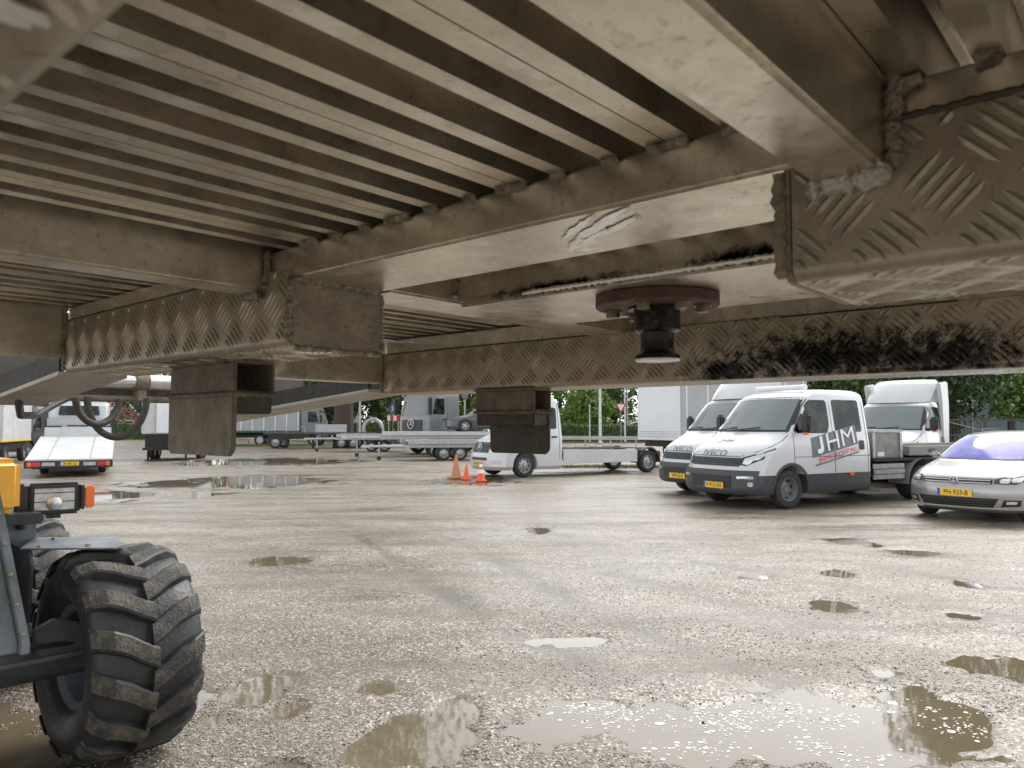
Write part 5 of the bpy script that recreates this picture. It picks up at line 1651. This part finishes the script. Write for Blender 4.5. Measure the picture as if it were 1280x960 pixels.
# two car trailers in front of it
def car_trailer(label, loc, rz, deck_m, zdeck, L=4.2, name='car_trailer'):
    t = thing(name, label, 'trailer', loc, rz, 'car trailers side by side')
    for k in range(5):
        MB().box(-L, 0, -.98 + k * .392, -.98 + k * .392 + .386, zdeck - .05, zdeck).build('deck_board', deck_m, t)
    for sg in (1, -1):
        MB().box(-L - .02, .02, sg * 1.0 - .03, sg * 1.0 + .03, zdeck - .13, zdeck + .05).build('side_rail', deck_m, t, bevel=.01)
        MB().prism([(0, zdeck - .14), (.1, zdeck - .28), (-L + .6, zdeck - .28), (-L, zdeck - .14)], sg * .86 - .03, sg * .86 + .03, 'y').build('frame_beam', 'galvanised', t)
        MB().tube([(-.1, sg * .85, zdeck - .22), (1.55, sg * .06, zdeck - .24)], .05, 6).build('drawbar', 'galvanised', t)
        for xx in (-L * .52 - .36, -L * .52 + .36):
            wheel(t, xx, sg * .78, .31, .19, 'small', sg)
    MB().tube([(1.2, .22, .10), (1.2, .22, zdeck - .05)], .03, 8).build('jockey_leg', 'galvanised', t)
    MB().lathe([(0, -.03), (.10, -.03), (.10, .03), (0, .03)], 16, 'y', T=Matrix.Translation((1.2, .22, .10))).build('jockey_wheel', 'tyre', t)
    MB().box(1.45, 1.95, -.06, .06, zdeck - .30, zdeck - .18).build('coupling', 'white_dull', t, bevel=.02)
    return t
x, y = spot(503, 33.2)
car_trailer('galvanised car trailer with drawbar and jockey wheel left of the cones', (x + .2, y, 0), math.atan2(-.22, -.97), 'galvanised', .84, 3.6)
x, y = spot(486, 37)
car_trailer('longer white-edged flat trailer close behind the galvanised one', (x - .3, y, 0), math.atan2(-.18, -.98), 'white_dull', 1.16, 5.4)

x, y = spot(424, 44)
car_trailer('plain galvanised trailer in front of the hooped platform trailer', (x, y, 0), math.atan2(-.1, -.99), 'galvanised', .98, 4.4)
# dark convertible riding behind the trailers
x, y = spot(592, 38.5)
dc = thing('dark_car', 'black car with slanted windscreen standing on the flat trailer by the lorry cab', 'car', (x - .6, y + .4, 1.17), math.atan2(-.25, -.97))
dcc = [(.14, .2, .3, .78, 4.0), (.3, .02, .4, .86, 4.1), (.6, .05, .5, .87, 4.1), (.72, .3, .5, .86, 4.1), (.82, .8, .4, .84, 4.05), (.88, 1.1, .35, .82, 4.0), (1.1, 1.45, .3, .72, 3.9), (1.3, 1.8, .3, .62, 3.7), (1.38, 2.1, .3, .5, 3.5)]
Dc = Veh(dc, dcc, .88, 3)
Dc.body('car_body', 'dark_grey_paint', [.14, .22, .3, .45, .6, .66, .72, .77, .82, .85, .88, 1.0, 1.1, 1.2, 1.3, 1.34, 1.38], cuts=[well(0, .34, .5, 1.1, .31), well(0, .34, -1.1, -.5, .31), well(-2.5, .34, .5, 1.1, .31), well(-2.5, .34, -1.1, -.5, .31)])
Dc.bow_patch('windscreen', -.78, .78, .90, 1.29, 'glass_screen', -.58, .58, off=.01)
for sg in (1, -1):
    wheel(dc, 0, sg * .76, .31, .2, 'spokes', sg); wheel(dc, -2.5, sg * .76, .31, .2, 'spokes', sg)
    Dc.patch('side_window', roundpoly([(1.7, .92), (3.2, .94), (3.0, 1.26), (2.1, 1.28)], .05), 'glass_screen', 'side', .006, sg)

# curtain-sided box behind the transporter
x, y = spot(851, 27.2)
hd = HD
cb_ = thing('curtain_box', 'tall white curtain-sided box trailer behind the transporter truck', 'trailer', (x, y, 0), hd)
c_, s_ = math.cos(hd), math.sin(hd)
# local x forward (left in view), local y towards the viewer; the near front corner sits at the origin
MB().box(-6.5, -.002, -2.45, -.004, .98, 3.75).build('curtain', 'tarp_grey', cb_, bevel=.02)  # shade of the long side painted in as greyer cloth
MB().box(.0, .03, -2.44, -.01, .96, 3.74).build('front_curtain', 'tarp_white', cb_, bevel=.01)
for k in range(3):
    MB().box(.031, .04, -2.42, -.03, 1.08 + k * .09, 1.10 + k * .09).build('curtain_hem', 'tarp_grey', cb_)
MB().box(.031, .05, -2.44, -2.36, .98, 3.7).build('corner_post', 'white_trim', cb_)
MB().box(.031, .05, -.09, -.015, .98, 3.7).build('corner_post', 'white_trim', cb_)
for k in range(7):
    MB().box(-6.3 + k, -6.25 + k, -.0035, .008, 1.0, 3.7).build('curtain_strap', 'tarp_white', cb_)
MB().box(-6.4, -.1, -2.2, -.2, .72, .975).build('under_frame', 'rail_black', cb_)
for xx in (-4.4, -5.2):
    wheel(cb_, xx, -.35, .36, .25, 'small', 1); wheel(cb_, xx, -2.1, .36, .25, 'small', -1)
for yy in (-.5, -2.0):
    MB().box(-1.0, -.85, yy - .06, yy + .06, 0, .72).build('support_leg', 'rail_black', cb_)

# ------------------------------------------------------------------ traffic cones
def cone(px, py, hgt, m, label, band):
    x, y = ground_at(px, py)
    t = thing('traffic_cone', label, 'traffic cone', (x, y, 0), random.random(), 'traffic cones by the transporter truck')
    r = hgt * .26
    MB().box(-r * 1.15, r * 1.15, -r * 1.15, r * 1.15, 0, hgt * .06).build('base', m, t, bevel=.01)
    MB().lathe([(0, hgt * .061), (r * .9, hgt * .061), (r * .80, hgt * .12), (r * .16, hgt), (0, hgt)], 20, 'z').build('cone_body', m, t, smooth=40)
    for (a, b) in band:
        ra, rb = r * (.80 - .64 * (a - .12) / .88) + .004, r * (.80 - .64 * (b - .12) / .88) + .004
        MB().lathe([(ra - .006, a * hgt), (ra, a * hgt), (rb, b * hgt), (rb - .006, b * hgt)], 20, 'z', closed=True).build('white_band', 'decal_white', t, smooth=40)
cone(570, 597.5, .66, 'cone_faded', 'faded brownish traffic cone, tallest and leftmost of the three', [])
cone(583, 599, .42, 'cone_orange', 'small plain orange-red traffic cone in the middle of the three', [])
cone(601, 601.5, .52, 'cone_orange', 'orange-red traffic cone with white bands nearest the white transporter', [(.42, .60), (.74, .90)])

# ------------------------------------------------------------------ vegetation
def crown_mesh(name, m, n_lumps, leaves, leaf, seed, sc, low=.0):
    sc = np.array(sc)
    rs = np.random.RandomState(seed)
    V, F = [], []
    cents = []
    for i in range(n_lumps):
        a, zz = rs.uniform(0, 2 * PI), rs.uniform(low, 1)
        rad = math.sqrt(max(0.03, 1 - (2 * zz - 1) ** 2 * .85)) * rs.uniform(.25, .88)
        cents.append((rad * math.cos(a), rad * math.sin(a), zz, rs.uniform(.16, .34)))
    allv = []
    for (cx, cy, cz, cr) in cents:
        n = leaves
        d = rs.normal(size=(n, 3)); d /= np.linalg.norm(d, axis=1)[:, None]
        rr = cr * rs.uniform(.45, 1.08, n) ** .7
        c = (np.array([cx, cy, cz]) + d * rr[:, None] * np.array([1, 1, .62])) * sc
        t1 = rs.normal(size=(n, 3)); t1 /= np.linalg.norm(t1, axis=1)[:, None]
        t2 = np.cross(t1, rs.normal(size=(n, 3))); t2 /= np.linalg.norm(t2, axis=1)[:, None]
        s = leaf * rs.uniform(.55, 1.25, n)[:, None]
        allv.append(np.stack([c - t1 * s, c + t2 * s * .55, c + t1 * s, c - t2 * s * .55], 1))
    V = np.concatenate(allv).reshape(-1, 3)
    F = np.arange(len(V)).reshape(-1, 4)
    me = bpy.data.meshes.new(name)
    me.from_pydata(V.tolist(), [], F.tolist())
    me.materials.append(MATS[m])
    return me
KIND = {'dark': ('leaf_dark', 44, 150), 'mid': ('leaf_mid', 44, 150), 'light': ('leaf_light', 36, 150), 'dark2': ('leaf_dark', 60, 150), 'mid2': ('leaf_mid', 50, 150)}
def tree(px, d, hgt, rad, kind, label, base=.18, name='tree'):
    x, y = spot(px, d)
    t = thing(name, label, 'tree', (x, y, 0), random.uniform(0, 6), 'trees round the yard')
    k = MB()
    lean = random.uniform(-.3, .3)
    h1 = hgt * .72
    r0 = .02 * hgt + .04
    k.tube([(0, 0, -.1), (lean * .1, 0, h1 * .3), (lean * .4, lean * .2, h1 * .65), (lean, lean * .3, h1)], [r0 * 1.3, r0, r0 * .7, r0 * .25], 9)
    for i in range(6):
        a = i * 2.4 + random.random()
        zz = hgt * (base + .10 + .09 * i)
        k.tube([(lean * .3, 0, zz), (rad * .35 * math.cos(a), rad * .35 * math.sin(a), zz + hgt * .09), (rad * .7 * math.cos(a), rad * .7 * math.sin(a), zz + hgt * .15)], [r0 * .45, r0 * .28, r0 * .1], 6)
    k.build('trunk', 'bark', t, smooth=50)
    m_, nl, lv = KIND[kind]
    near = d < 56
    me_ = crown_mesh('crown', m_, nl, int(lv * (2.2 if near else 1)), .16 if near else .26, int(px + d), (rad, rad, hgt * (1 - base)))
    c = bpy.data.objects.new('crown', me_); COL.objects.link(c); c.parent = t
    c.location = (0, 0, hgt * base)
    return t
tree(392, 78, 15, 6.0, 'dark2', 'dark leafy tree above the grey lorry cab', .12)
tree(340, 64, 29, 8.5, 'dark', 'dark tree towering behind the panelled grey lorry', .12)
tree(430, 52, 26, 7.5, 'dark', 'tall dark tree with thick trunk beside the thin white pole', .20)
tree(474, 88, 14, 5.5, 'mid', 'mid-green tree between the pole and the heavy lorry cab', .1)
tree(522, 66, 28, 7.5, 'mid2', 'green tree hidden behind the heavy grey lorry cab', .08)
tree(586, 72, 10, 3.6, 'light', 'light green tree beside the lantern post', .08)
tree(640, 98, 15, 6, 'mid', 'green tree straight behind the white transporter cab', .08)
tree(700, 84, 10, 4.4, 'light', 'rounded green tree left of the tall white flagpole', .04)
tree(733, 92, 14, 5.5, 'mid', 'taller green tree behind the white flagpole', .06)
tree(736, 76, 4.6, 3.0, 'light', 'low light green bush in front of the tall flagpole trees', .02, 'bush')
tree(768, 96, 14, 5.5, 'light', 'green tree behind the warning sign near the curtain-sided box', .06)
tree(830, 95, 15, 6, 'mid', 'green tree hidden behind the curtain-sided box', .08)
tree(905, 90, 15, 6, 'dark', 'dark tree standing behind the lettered double-cab van', .08)
tree(1066, 46, 9, 3.2, 'mid2', 'green tree showing between the double cab and the high-fairing truck', .1)
tree(1000, 80, 14, 6, 'mid', 'green tree far behind the double-cab van roof', .1)
tree(1186, 37, 15, 4.2, 'dark2', 'tall dark tree beside the high-fairing truck by the fence', .10)
tree(1222, 52, 15, 5.5, 'dark', 'dark dense tree behind the blue-grey shed', .10)
tree(1264, 40, 7.5, 2.6, 'light', 'young tree with yellow-green leaves by the right picture edge', .30)
tree(1292, 58, 15, 6, 'mid', 'green tree behind the shed at the right picture edge', .1)
tree(1130, 62, 14, 5.5, 'dark', 'dark tree straight behind the high roof fairing', .1)
tree(205, 100, 17, 7, 'dark2', 'dark tree behind the white box trailer', .05)
tree(95, 128, 17, 7, 'mid', 'green tree over the long red roof', .05)
tree(62, 62, 29, 8, 'dark', 'tall dark tree over the gabled brick house', .25)
tree(408, 95, 14, 6, 'mid2', 'green tree low between the two dark trees by the lorry', .02)
tree(500, 80, 12, 5, 'mid', 'green tree above the striped road barrier', .04)
tree(560, 100, 13, 6, 'mid', 'green tree just right of the heavy lorry cab roof', .03)
tree(1245, 64, 13, 6, 'dark2', 'dark tree low behind the shed roof', .04)
tree(1158, 58, 12, 5, 'mid2', 'green tree just right of the high-fairing truck roof', .04)
tree(1035, 66, 13, 5, 'mid', 'green tree over the double cab rear door', .04)
tree(262, 105, 18, 7, 'dark', 'dark tree far behind the hanging bracket', .1)
tree(150, 125, 14, 6, 'dark2', 'dark tree beyond the houses on the left', .1)
tree(12, 120, 15, 7, 'dark', 'dark tree beyond the houses at the left picture edge', .1)
tree(305, 98, 16, 6, 'mid', 'green tree behind the rear of the panelled grey lorry', .1)

def hedge(p0, p1, hgt, dep, m, label, n=5200, leaf=.10):
    a, b = Vector((*p0, 0)), Vector((*p1, 0))
    L = (b - a).length
    t = thing('hedge', label, 'hedge', tuple((a + b) / 2), math.atan2(b.y - a.y, b.x - a.x), 'hedges along the yard edge')
    rs = np.random.RandomState(int(abs(p0[0]) * 10))
    X = rs.uniform(-L / 2, L / 2, n)
    side = rs.rand(n)
    Yc = np.where(side < .65, np.where(rs.rand(n) < .75, -dep / 2, dep / 2), rs.uniform(-dep / 2, dep / 2, n)) + rs.normal(0, .06, n)
    Zc = np.where(side < .65, rs.uniform(0.05, hgt, n), hgt + rs.normal(0, .06, n))
    c = np.stack([X, Yc, Zc], -1)
    t1 = rs.normal(size=(n, 3)); t1 /= np.linalg.norm(t1, axis=1)[:, None]
    t2 = np.cross(t1, rs.normal(size=(n, 3))); t2 /= np.linalg.norm(t2, axis=1)[:, None]
    s = leaf * rs.uniform(.6, 1.3, n)[:, None]
    V = np.stack([c - t1 * s, c + t2 * s * .6, c + t1 * s, c - t2 * s * .6], 1).reshape(-1, 3)
    me = bpy.data.meshes.new('foliage')
    me.from_pydata(V.tolist(), [], np.arange(len(V)).reshape(-1, 4).tolist())
    me.materials.append(MATS[m])
    o = bpy.data.objects.new('foliage', me); COL.objects.link(o); o.parent = t
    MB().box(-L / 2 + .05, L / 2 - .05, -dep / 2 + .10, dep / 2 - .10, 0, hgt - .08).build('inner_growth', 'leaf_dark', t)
    return t
hedge(spot(20, 82), spot(275, 80), 1.7, 1.0, 'leaf_mid', 'clipped green hedge before the houses on the left')
hedge(spot(425, 76), spot(560, 74), 1.75, 1.0, 'leaf_light', 'bright green hedge between the hooped trailer and the heavy lorry cab')
hedge(spot(660, 70), spot(812, 68), 1.45, 1.0, 'leaf_mid', 'low green hedge behind the transporter deck', 5200, .11)
# grass along the yard edge
def grass_patch(cx, cy, rx, ry, n, hgt=.16):
    rs = np.random.RandomState(int(abs(cx * 7)))
    x = cx + rx * rs.normal(0, .5, n); y = cy + ry * rs.normal(0, .5, n)
    a = rs.uniform(0, 2 * PI, n)
    w, h = .03, hgt * rs.uniform(.4, 1.2, n)
    V = np.stack([np.stack([x - w * np.cos(a), y - w * np.sin(a), 0 * x - .01], -1), np.stack([x + w * np.cos(a), y + w * np.sin(a), 0 * x - .01], -1), np.stack([x + rs.normal(0, .06, n), y + rs.normal(0, .06, n), h], -1)], 1).reshape(-1, 3)
    return V
Vs = [grass_patch(*spot(330, 56), 3.4, 1.2, 2500), grass_patch(*spot(740, 66), 9, 1.0, 3500), grass_patch(*spot(100, 78), 18, 1.4, 4000), grass_patch(*spot(470, 71), 7, 1.0, 2500), grass_patch(*spot(760, 27.5), 2.6, .6, 1500, .10), grass_patch(*spot(1240, 33), 5, .7, 2500), grass_patch(*spot(1120, 24), 4, .8, 1500, .1)]
V = np.concatenate(Vs)
gm = bpy.data.meshes.new('grass')
gm.from_pydata(V.tolist(), [], np.arange(len(V)).reshape(-1, 3).tolist())
gm.materials.append(MATS['grass'])
go = bpy.data.objects.new('grass', gm); COL.objects.link(go)
tag(go, 'rough grass and weeds along the edges of the gravel yard', 'grass', kind='stuff')

# ------------------------------------------------------------------ poles, signs, guard rail
def pole(px, d, hgt, r, label, name='flagpole', m='pole_white'):
    x, y = spot(px, d)
    t = thing(name, label, 'pole', (x, y, 0))
    MB().tube([(0, 0, 0), (0, 0, hgt)], [r, r * .6], 12).build('shaft', m, t, smooth=50)
    MB().lathe([(0, hgt), (r * 1.1, hgt), (r * 1.3, hgt + r), (0, hgt + 2.2 * r)], 12, 'z').build('finial', m, t, smooth=50)
    MB().lathe([(r * 2, 0), (r * 2, .12), (r * 1.05, .16), (r * 1.05, 0)], 12, 'z', closed=True).build('base_collar', 'galvanised', t)
    return t
pole(750, 62, 9, .13, 'tall thick white flagpole behind the transporter deck')
pole(781, 66, 8, .08, 'thin white flagpole beside the curtain-sided box')
pole(737, 66.5, 3.2, .06, 'short thin pole left of the tall white flagpole', 'post')
pole(450, 66, 8, .10, 'slim white flagpole between the hooped trailer and dark trees')
pole(39, 70, 6, .24, 'stout pale pole beside the dark van and brick house', 'mast', 'tarp_grey')
pole(784, 72, 6, .10, 'grey pole right behind the warning sign', 'post', 'galvanised')
x, y = spot(581, 56)
lp = thing('lamp_post', 'grey post with lantern head between lorry cab and dark bracket', 'lamp post', (x, y, 0))
MB().tube([(0, 0, 0), (0, 0, 3.4)], .06, 10).build('post', 'galvanised', lp, smooth=50)
MB().lathe([(.08, 3.4), (.22, 3.5), (.28, 3.95), (.34, 4.0), (.10, 4.2), (0, 4.22)][::-1] + [(0, 3.4)], 12, 'z').build('lantern', 'truck_grey', lp, smooth=30)
def sign(px, d, z, draw, label):
    x, y = spot(px, d)
    t = thing('road_sign', label, 'sign', (x, y, 0), R(0))
    MB().tube([(0, .03, 0), (0, .03, z + .5)], .035, 8).build('post', 'galvanised', t)
    draw(t, z)
    return t
def tri_sign(t, z):
    a = .48
    MB().prism([(-a, z + .42), (a, z + .42), (0, z - .42)], -.02, .0, 'y').build('sign_border', 'sign_red', t)
    MB().prism([(-a * .66, z + .33), (a * .66, z + .33), (0, z - .24)], -.03, -.021, 'y').build('sign_face', 'decal_white', t)
sign(776, 64, 2.95, tri_sign, 'triangular red-bordered yield sign left of the curtain-sided box')
def blue_sign(t, z):
    MB().lathe([(0, -.02), (.42, -.02), (.42, .0), (0, .0)], 24, 'y', T=Matrix.Translation((0, 0, z))).build('sign_face', 'sign_blue', t)
    MB().prism([(-.06, z - .25), (.06, z - .25), (.06, z + .05), (.17, z + .05), (0, z + .27), (-.17, z + .05), (-.06, z + .05)], -.03, -.021, 'y').build('arrow', 'decal_white', t)
sign(491, 68, 3.05, blue_sign, 'round blue road sign with white arrow left of the heavy lorry cab')
def plain_tri(t, z):
    MB().prism([(-.4, z - .33), (.4, z - .33), (0, z + .36)], -.02, 0, 'y').build('sign_face', 'galvanised', t)
sign(447, 67, 2.1, plain_tri, 'grey back of a triangular sign beside the slim flagpole')
x, y = spot(492, 64)
br = thing('road_barrier', 'red and white striped road barrier below the blue sign', 'barrier', (x, y, 0))
for k in range(6):
    if k < 4:
        j = 0
        MB().box(-.52 + .26 * k, -.265 + .26 * k, -.03, .03, 1.9, 2.35).build('barrier_panel', 'sign_red' if (k + j) % 2 else 'decal_white', br)
for xx in (-.4, .4):
    MB().box(xx - .04, xx + .04, .032, .10, 0, 2.45).build('post', 'galvanised', br)
    MB().box(xx - .3, xx + .3, -.2, .3, 0, .1).build('foot', 'rail_black', br)
gr0, gr1 = spot(665, 55), spot(800, 53)
gr = thing('guard_rail', 'pale steel guard rail behind the transporter deck', 'guard rail', ((gr0[0] + gr1[0]) / 2, (gr0[1] + gr1[1]) / 2, 0), math.atan2(gr1[1] - gr0[1], gr1[0] - gr0[0]))
GL = math.hypot(gr1[0] - gr0[0], gr1[1] - gr0[1])
MB().prism([(-.05, .52), (0, .56), (-.05, .62), (0, .68), (-.05, .74), (-.04, .76), (.012, .68), (-.035, .62), (.012, .56), (-.04, .50)], -GL / 2, GL / 2, 'x').build('rail', 'white_dull', gr)
for k in range(5):
    xx = -GL / 2 + .3 + k * (GL - .6) / 4
    MB().box(xx - .05, xx + .05, .015, .11, 0, .72).build('post', 'galvanised', gr)
# far white cars on the road beyond
for (px, d, lb) in ((779, 84, 'white car far off below the yield sign'), (762, 90, 'pale car far off on the road left of the yield sign')):
    x, y = spot(px, d)
    fc = thing('far_car', lb, 'car', (x, y, .5), R(180 + random.uniform(-8, 8)), 'cars on the road beyond the hedge')
    F_ = Veh(fc, gc, .88, 3.0)
    F_.body('car_body', 'white_paint' if px == 779 else 'silver_paint', [.16, .22, .34, .5, .6, .68, .73, .77, .81, .85, .89, .93, .955, 1.05, 1.18, 1.3, 1.38, 1.42, 1.445, 1.455])
    for sg in (1, -1):
        F_.patch('side_window', roundpoly([(1.62, .97), (3.4, 1.0), (3.3, 1.33), (1.95, 1.33)], .05), 'glass_dark', 'side', .006, sg)
        for xx in (0, -2.63):
            wheel(fc, xx, sg * .80, .315, .21, 'spokes', sg)
# raised road bank the far cars stand on
MB().prism([(84 - 4, -.05), (84 - 1.5, .5), (108, .5), (108, -.05)], 4, 40, 'x').build('road_bank', 'grass', None)
tag(bpy.data.objects['road_bank'], kind='structure')

# ------------------------------------------------------------------ houses, shed, fence
def house(px0, px1, d, eave, ridge, label, wallm='brick', roofm='roof_tile', depth=9, gable=True):
    x0, x1 = (px0 - 640) / 950 * d, (px1 - 640) / 950 * d
    w = x1 - x0
    t = thing('house', label, 'house', ((x0 + x1) / 2, d, 0), 0, 'houses beyond the hedge')
    wm = MB()
    if gable:
        wm.prism([(-w / 2, 0), (w / 2, 0), (w / 2, eave), (0, ridge), (-w / 2, eave)], 0, depth, 'y')
    else:
        wm.box(-w / 2, w / 2, 0, depth, 0, eave)
    wm.build('wall', wallm, t)
    if gable:
        for sg in (1, -1):
            MB().prism([(sg * (w / 2 + .4), eave - .22), (0, ridge + .02), (0, ridge + .22), (sg * (w / 2 + .4), eave - .02)], -.3, depth + .3, 'y').build('roof', roofm, t)
            MB().prism([(sg * (w / 2 + .42), eave - .30), (0, ridge - .06), (0, ridge + .24), (sg * (w / 2 + .42), eave)], -.36, -.305, 'y').build('barge_board', 'white_trim', t)
    else:
        MB().prism([(-.5, eave - .1), (depth / 2, ridge), (depth + .5, eave - .1), (depth / 2, ridge + .18), (-.5, eave + .08)][:5], -w / 2 - .3, w / 2 + .3, 'x').build('roof', roofm, t)
        MB().box(-w / 2 - .3, w / 2 + .3, -.62, -.5, eave - .14, eave + .02).build('gutter', 'white_trim', t)
    for k, xx in enumerate((-w * .25, w * .22)):
        f = MB().box(xx - .55, xx + .55, -.05, -.002, 1.0, 2.2).build('window', 'white_trim', t)
        MB().box(xx - .47, xx + .47, -.06, -.051, 1.08, 2.12).build('pane', 'glass_dark', f)
    dr = MB().box(-.45, .45, -.05, -.003, 0, 2.1).build('door', 'dark_grey_paint', t)
    MB().box(.30, .36, -.09, -.052, 1.0, 1.12).build('handle', 'bare_steel', dr)
    MB().box(w * .1, w * .1 + .8, depth * .5, depth * .5 + .8, ridge - .6, ridge + .9).build('chimney', wallm, t)
    return t
house(36, 74, 98, 3.2, 5.6, 'brick house with white-edged gable left of the recovery truck')
house(70, 150, 112, 3.4, 6.6, 'long brick house with red tiled roof behind the recovery truck cab', gable=False)
house(138, 172, 100, 3.0, 5.2, 'small brick house with grey gable right of the hanging hoses', roofm='roof_grey')
x, y = spot(1262, 47)
sh = thing('shed', 'low blue-grey shed with pale roof edge behind the iron fence', 'shed', (x, y, 0), R(-8))
for k in range(14):
    MB().box(-3.2 + k * .5, -3.2 + k * .5 + .488, 0, 4, 0, 2.75).build('wall_panel', 'shed_blue', sh)
MB().box(-3.4, 4.0, -.3, 4.3, 2.76, 3.1).build('roof', 'galvanised', sh, bevel=.02)
MB().box(-3.42, 4.02, -.34, -.302, 2.80, 3.06).build('fascia', 'tarp_grey', sh)
for k in (2, 9):
    MB().box(-3.2 + k * .5, -3.12 + k * .5, -.06, -.002, 0, 2.75).build('down_pipe', 'galvanised', sh)
fa, fb = spot(1178, 34), spot(1345, 32)
fe = thing('iron_fence', 'dark iron bar fence behind the silver hatchback', 'fence', ((fa[0] + fb[0]) / 2, (fa[1] + fb[1]) / 2, 0), math.atan2(fb[1] - fa[1], fb[0] - fa[0]))
FL = math.hypot(fb[0] - fa[0], fb[1] - fa[1])
for z in (.25, 1.05, 1.72):
    MB().box(-FL / 2, FL / 2, -.025, .025, z, z + .06).build('rail', 'fence_iron', fe)
bars = MB()
nb_ = int(FL / .125)
b0 = None
for k in range(nb_):
    xx = -FL / 2 + .06 + k * .125
    if b0 is None:
        b0 = MB().box(-.011, .011, -.011, .011, .12, 1.718).build('bar', 'fence_iron', fe)
        b0.location = (xx, 0, 0)
    else:
        c = b0.copy(); COL.objects.link(c); c.parent = fe; c.location = (xx, 0, 0)
for k in range(4):
    xx = -FL / 2 + k * FL / 3
    MB().box(xx - .045, xx + .045, -.046, .046, 0, 1.85).build('post', 'fence_iron', fe, bevel=.01)
MB().tube([(-FL / 2 + .1, -.06, 1.70), (-FL / 2 + 2.3, -.06, 1.05)], .02, 6).build('brace', 'galvanised', fe)
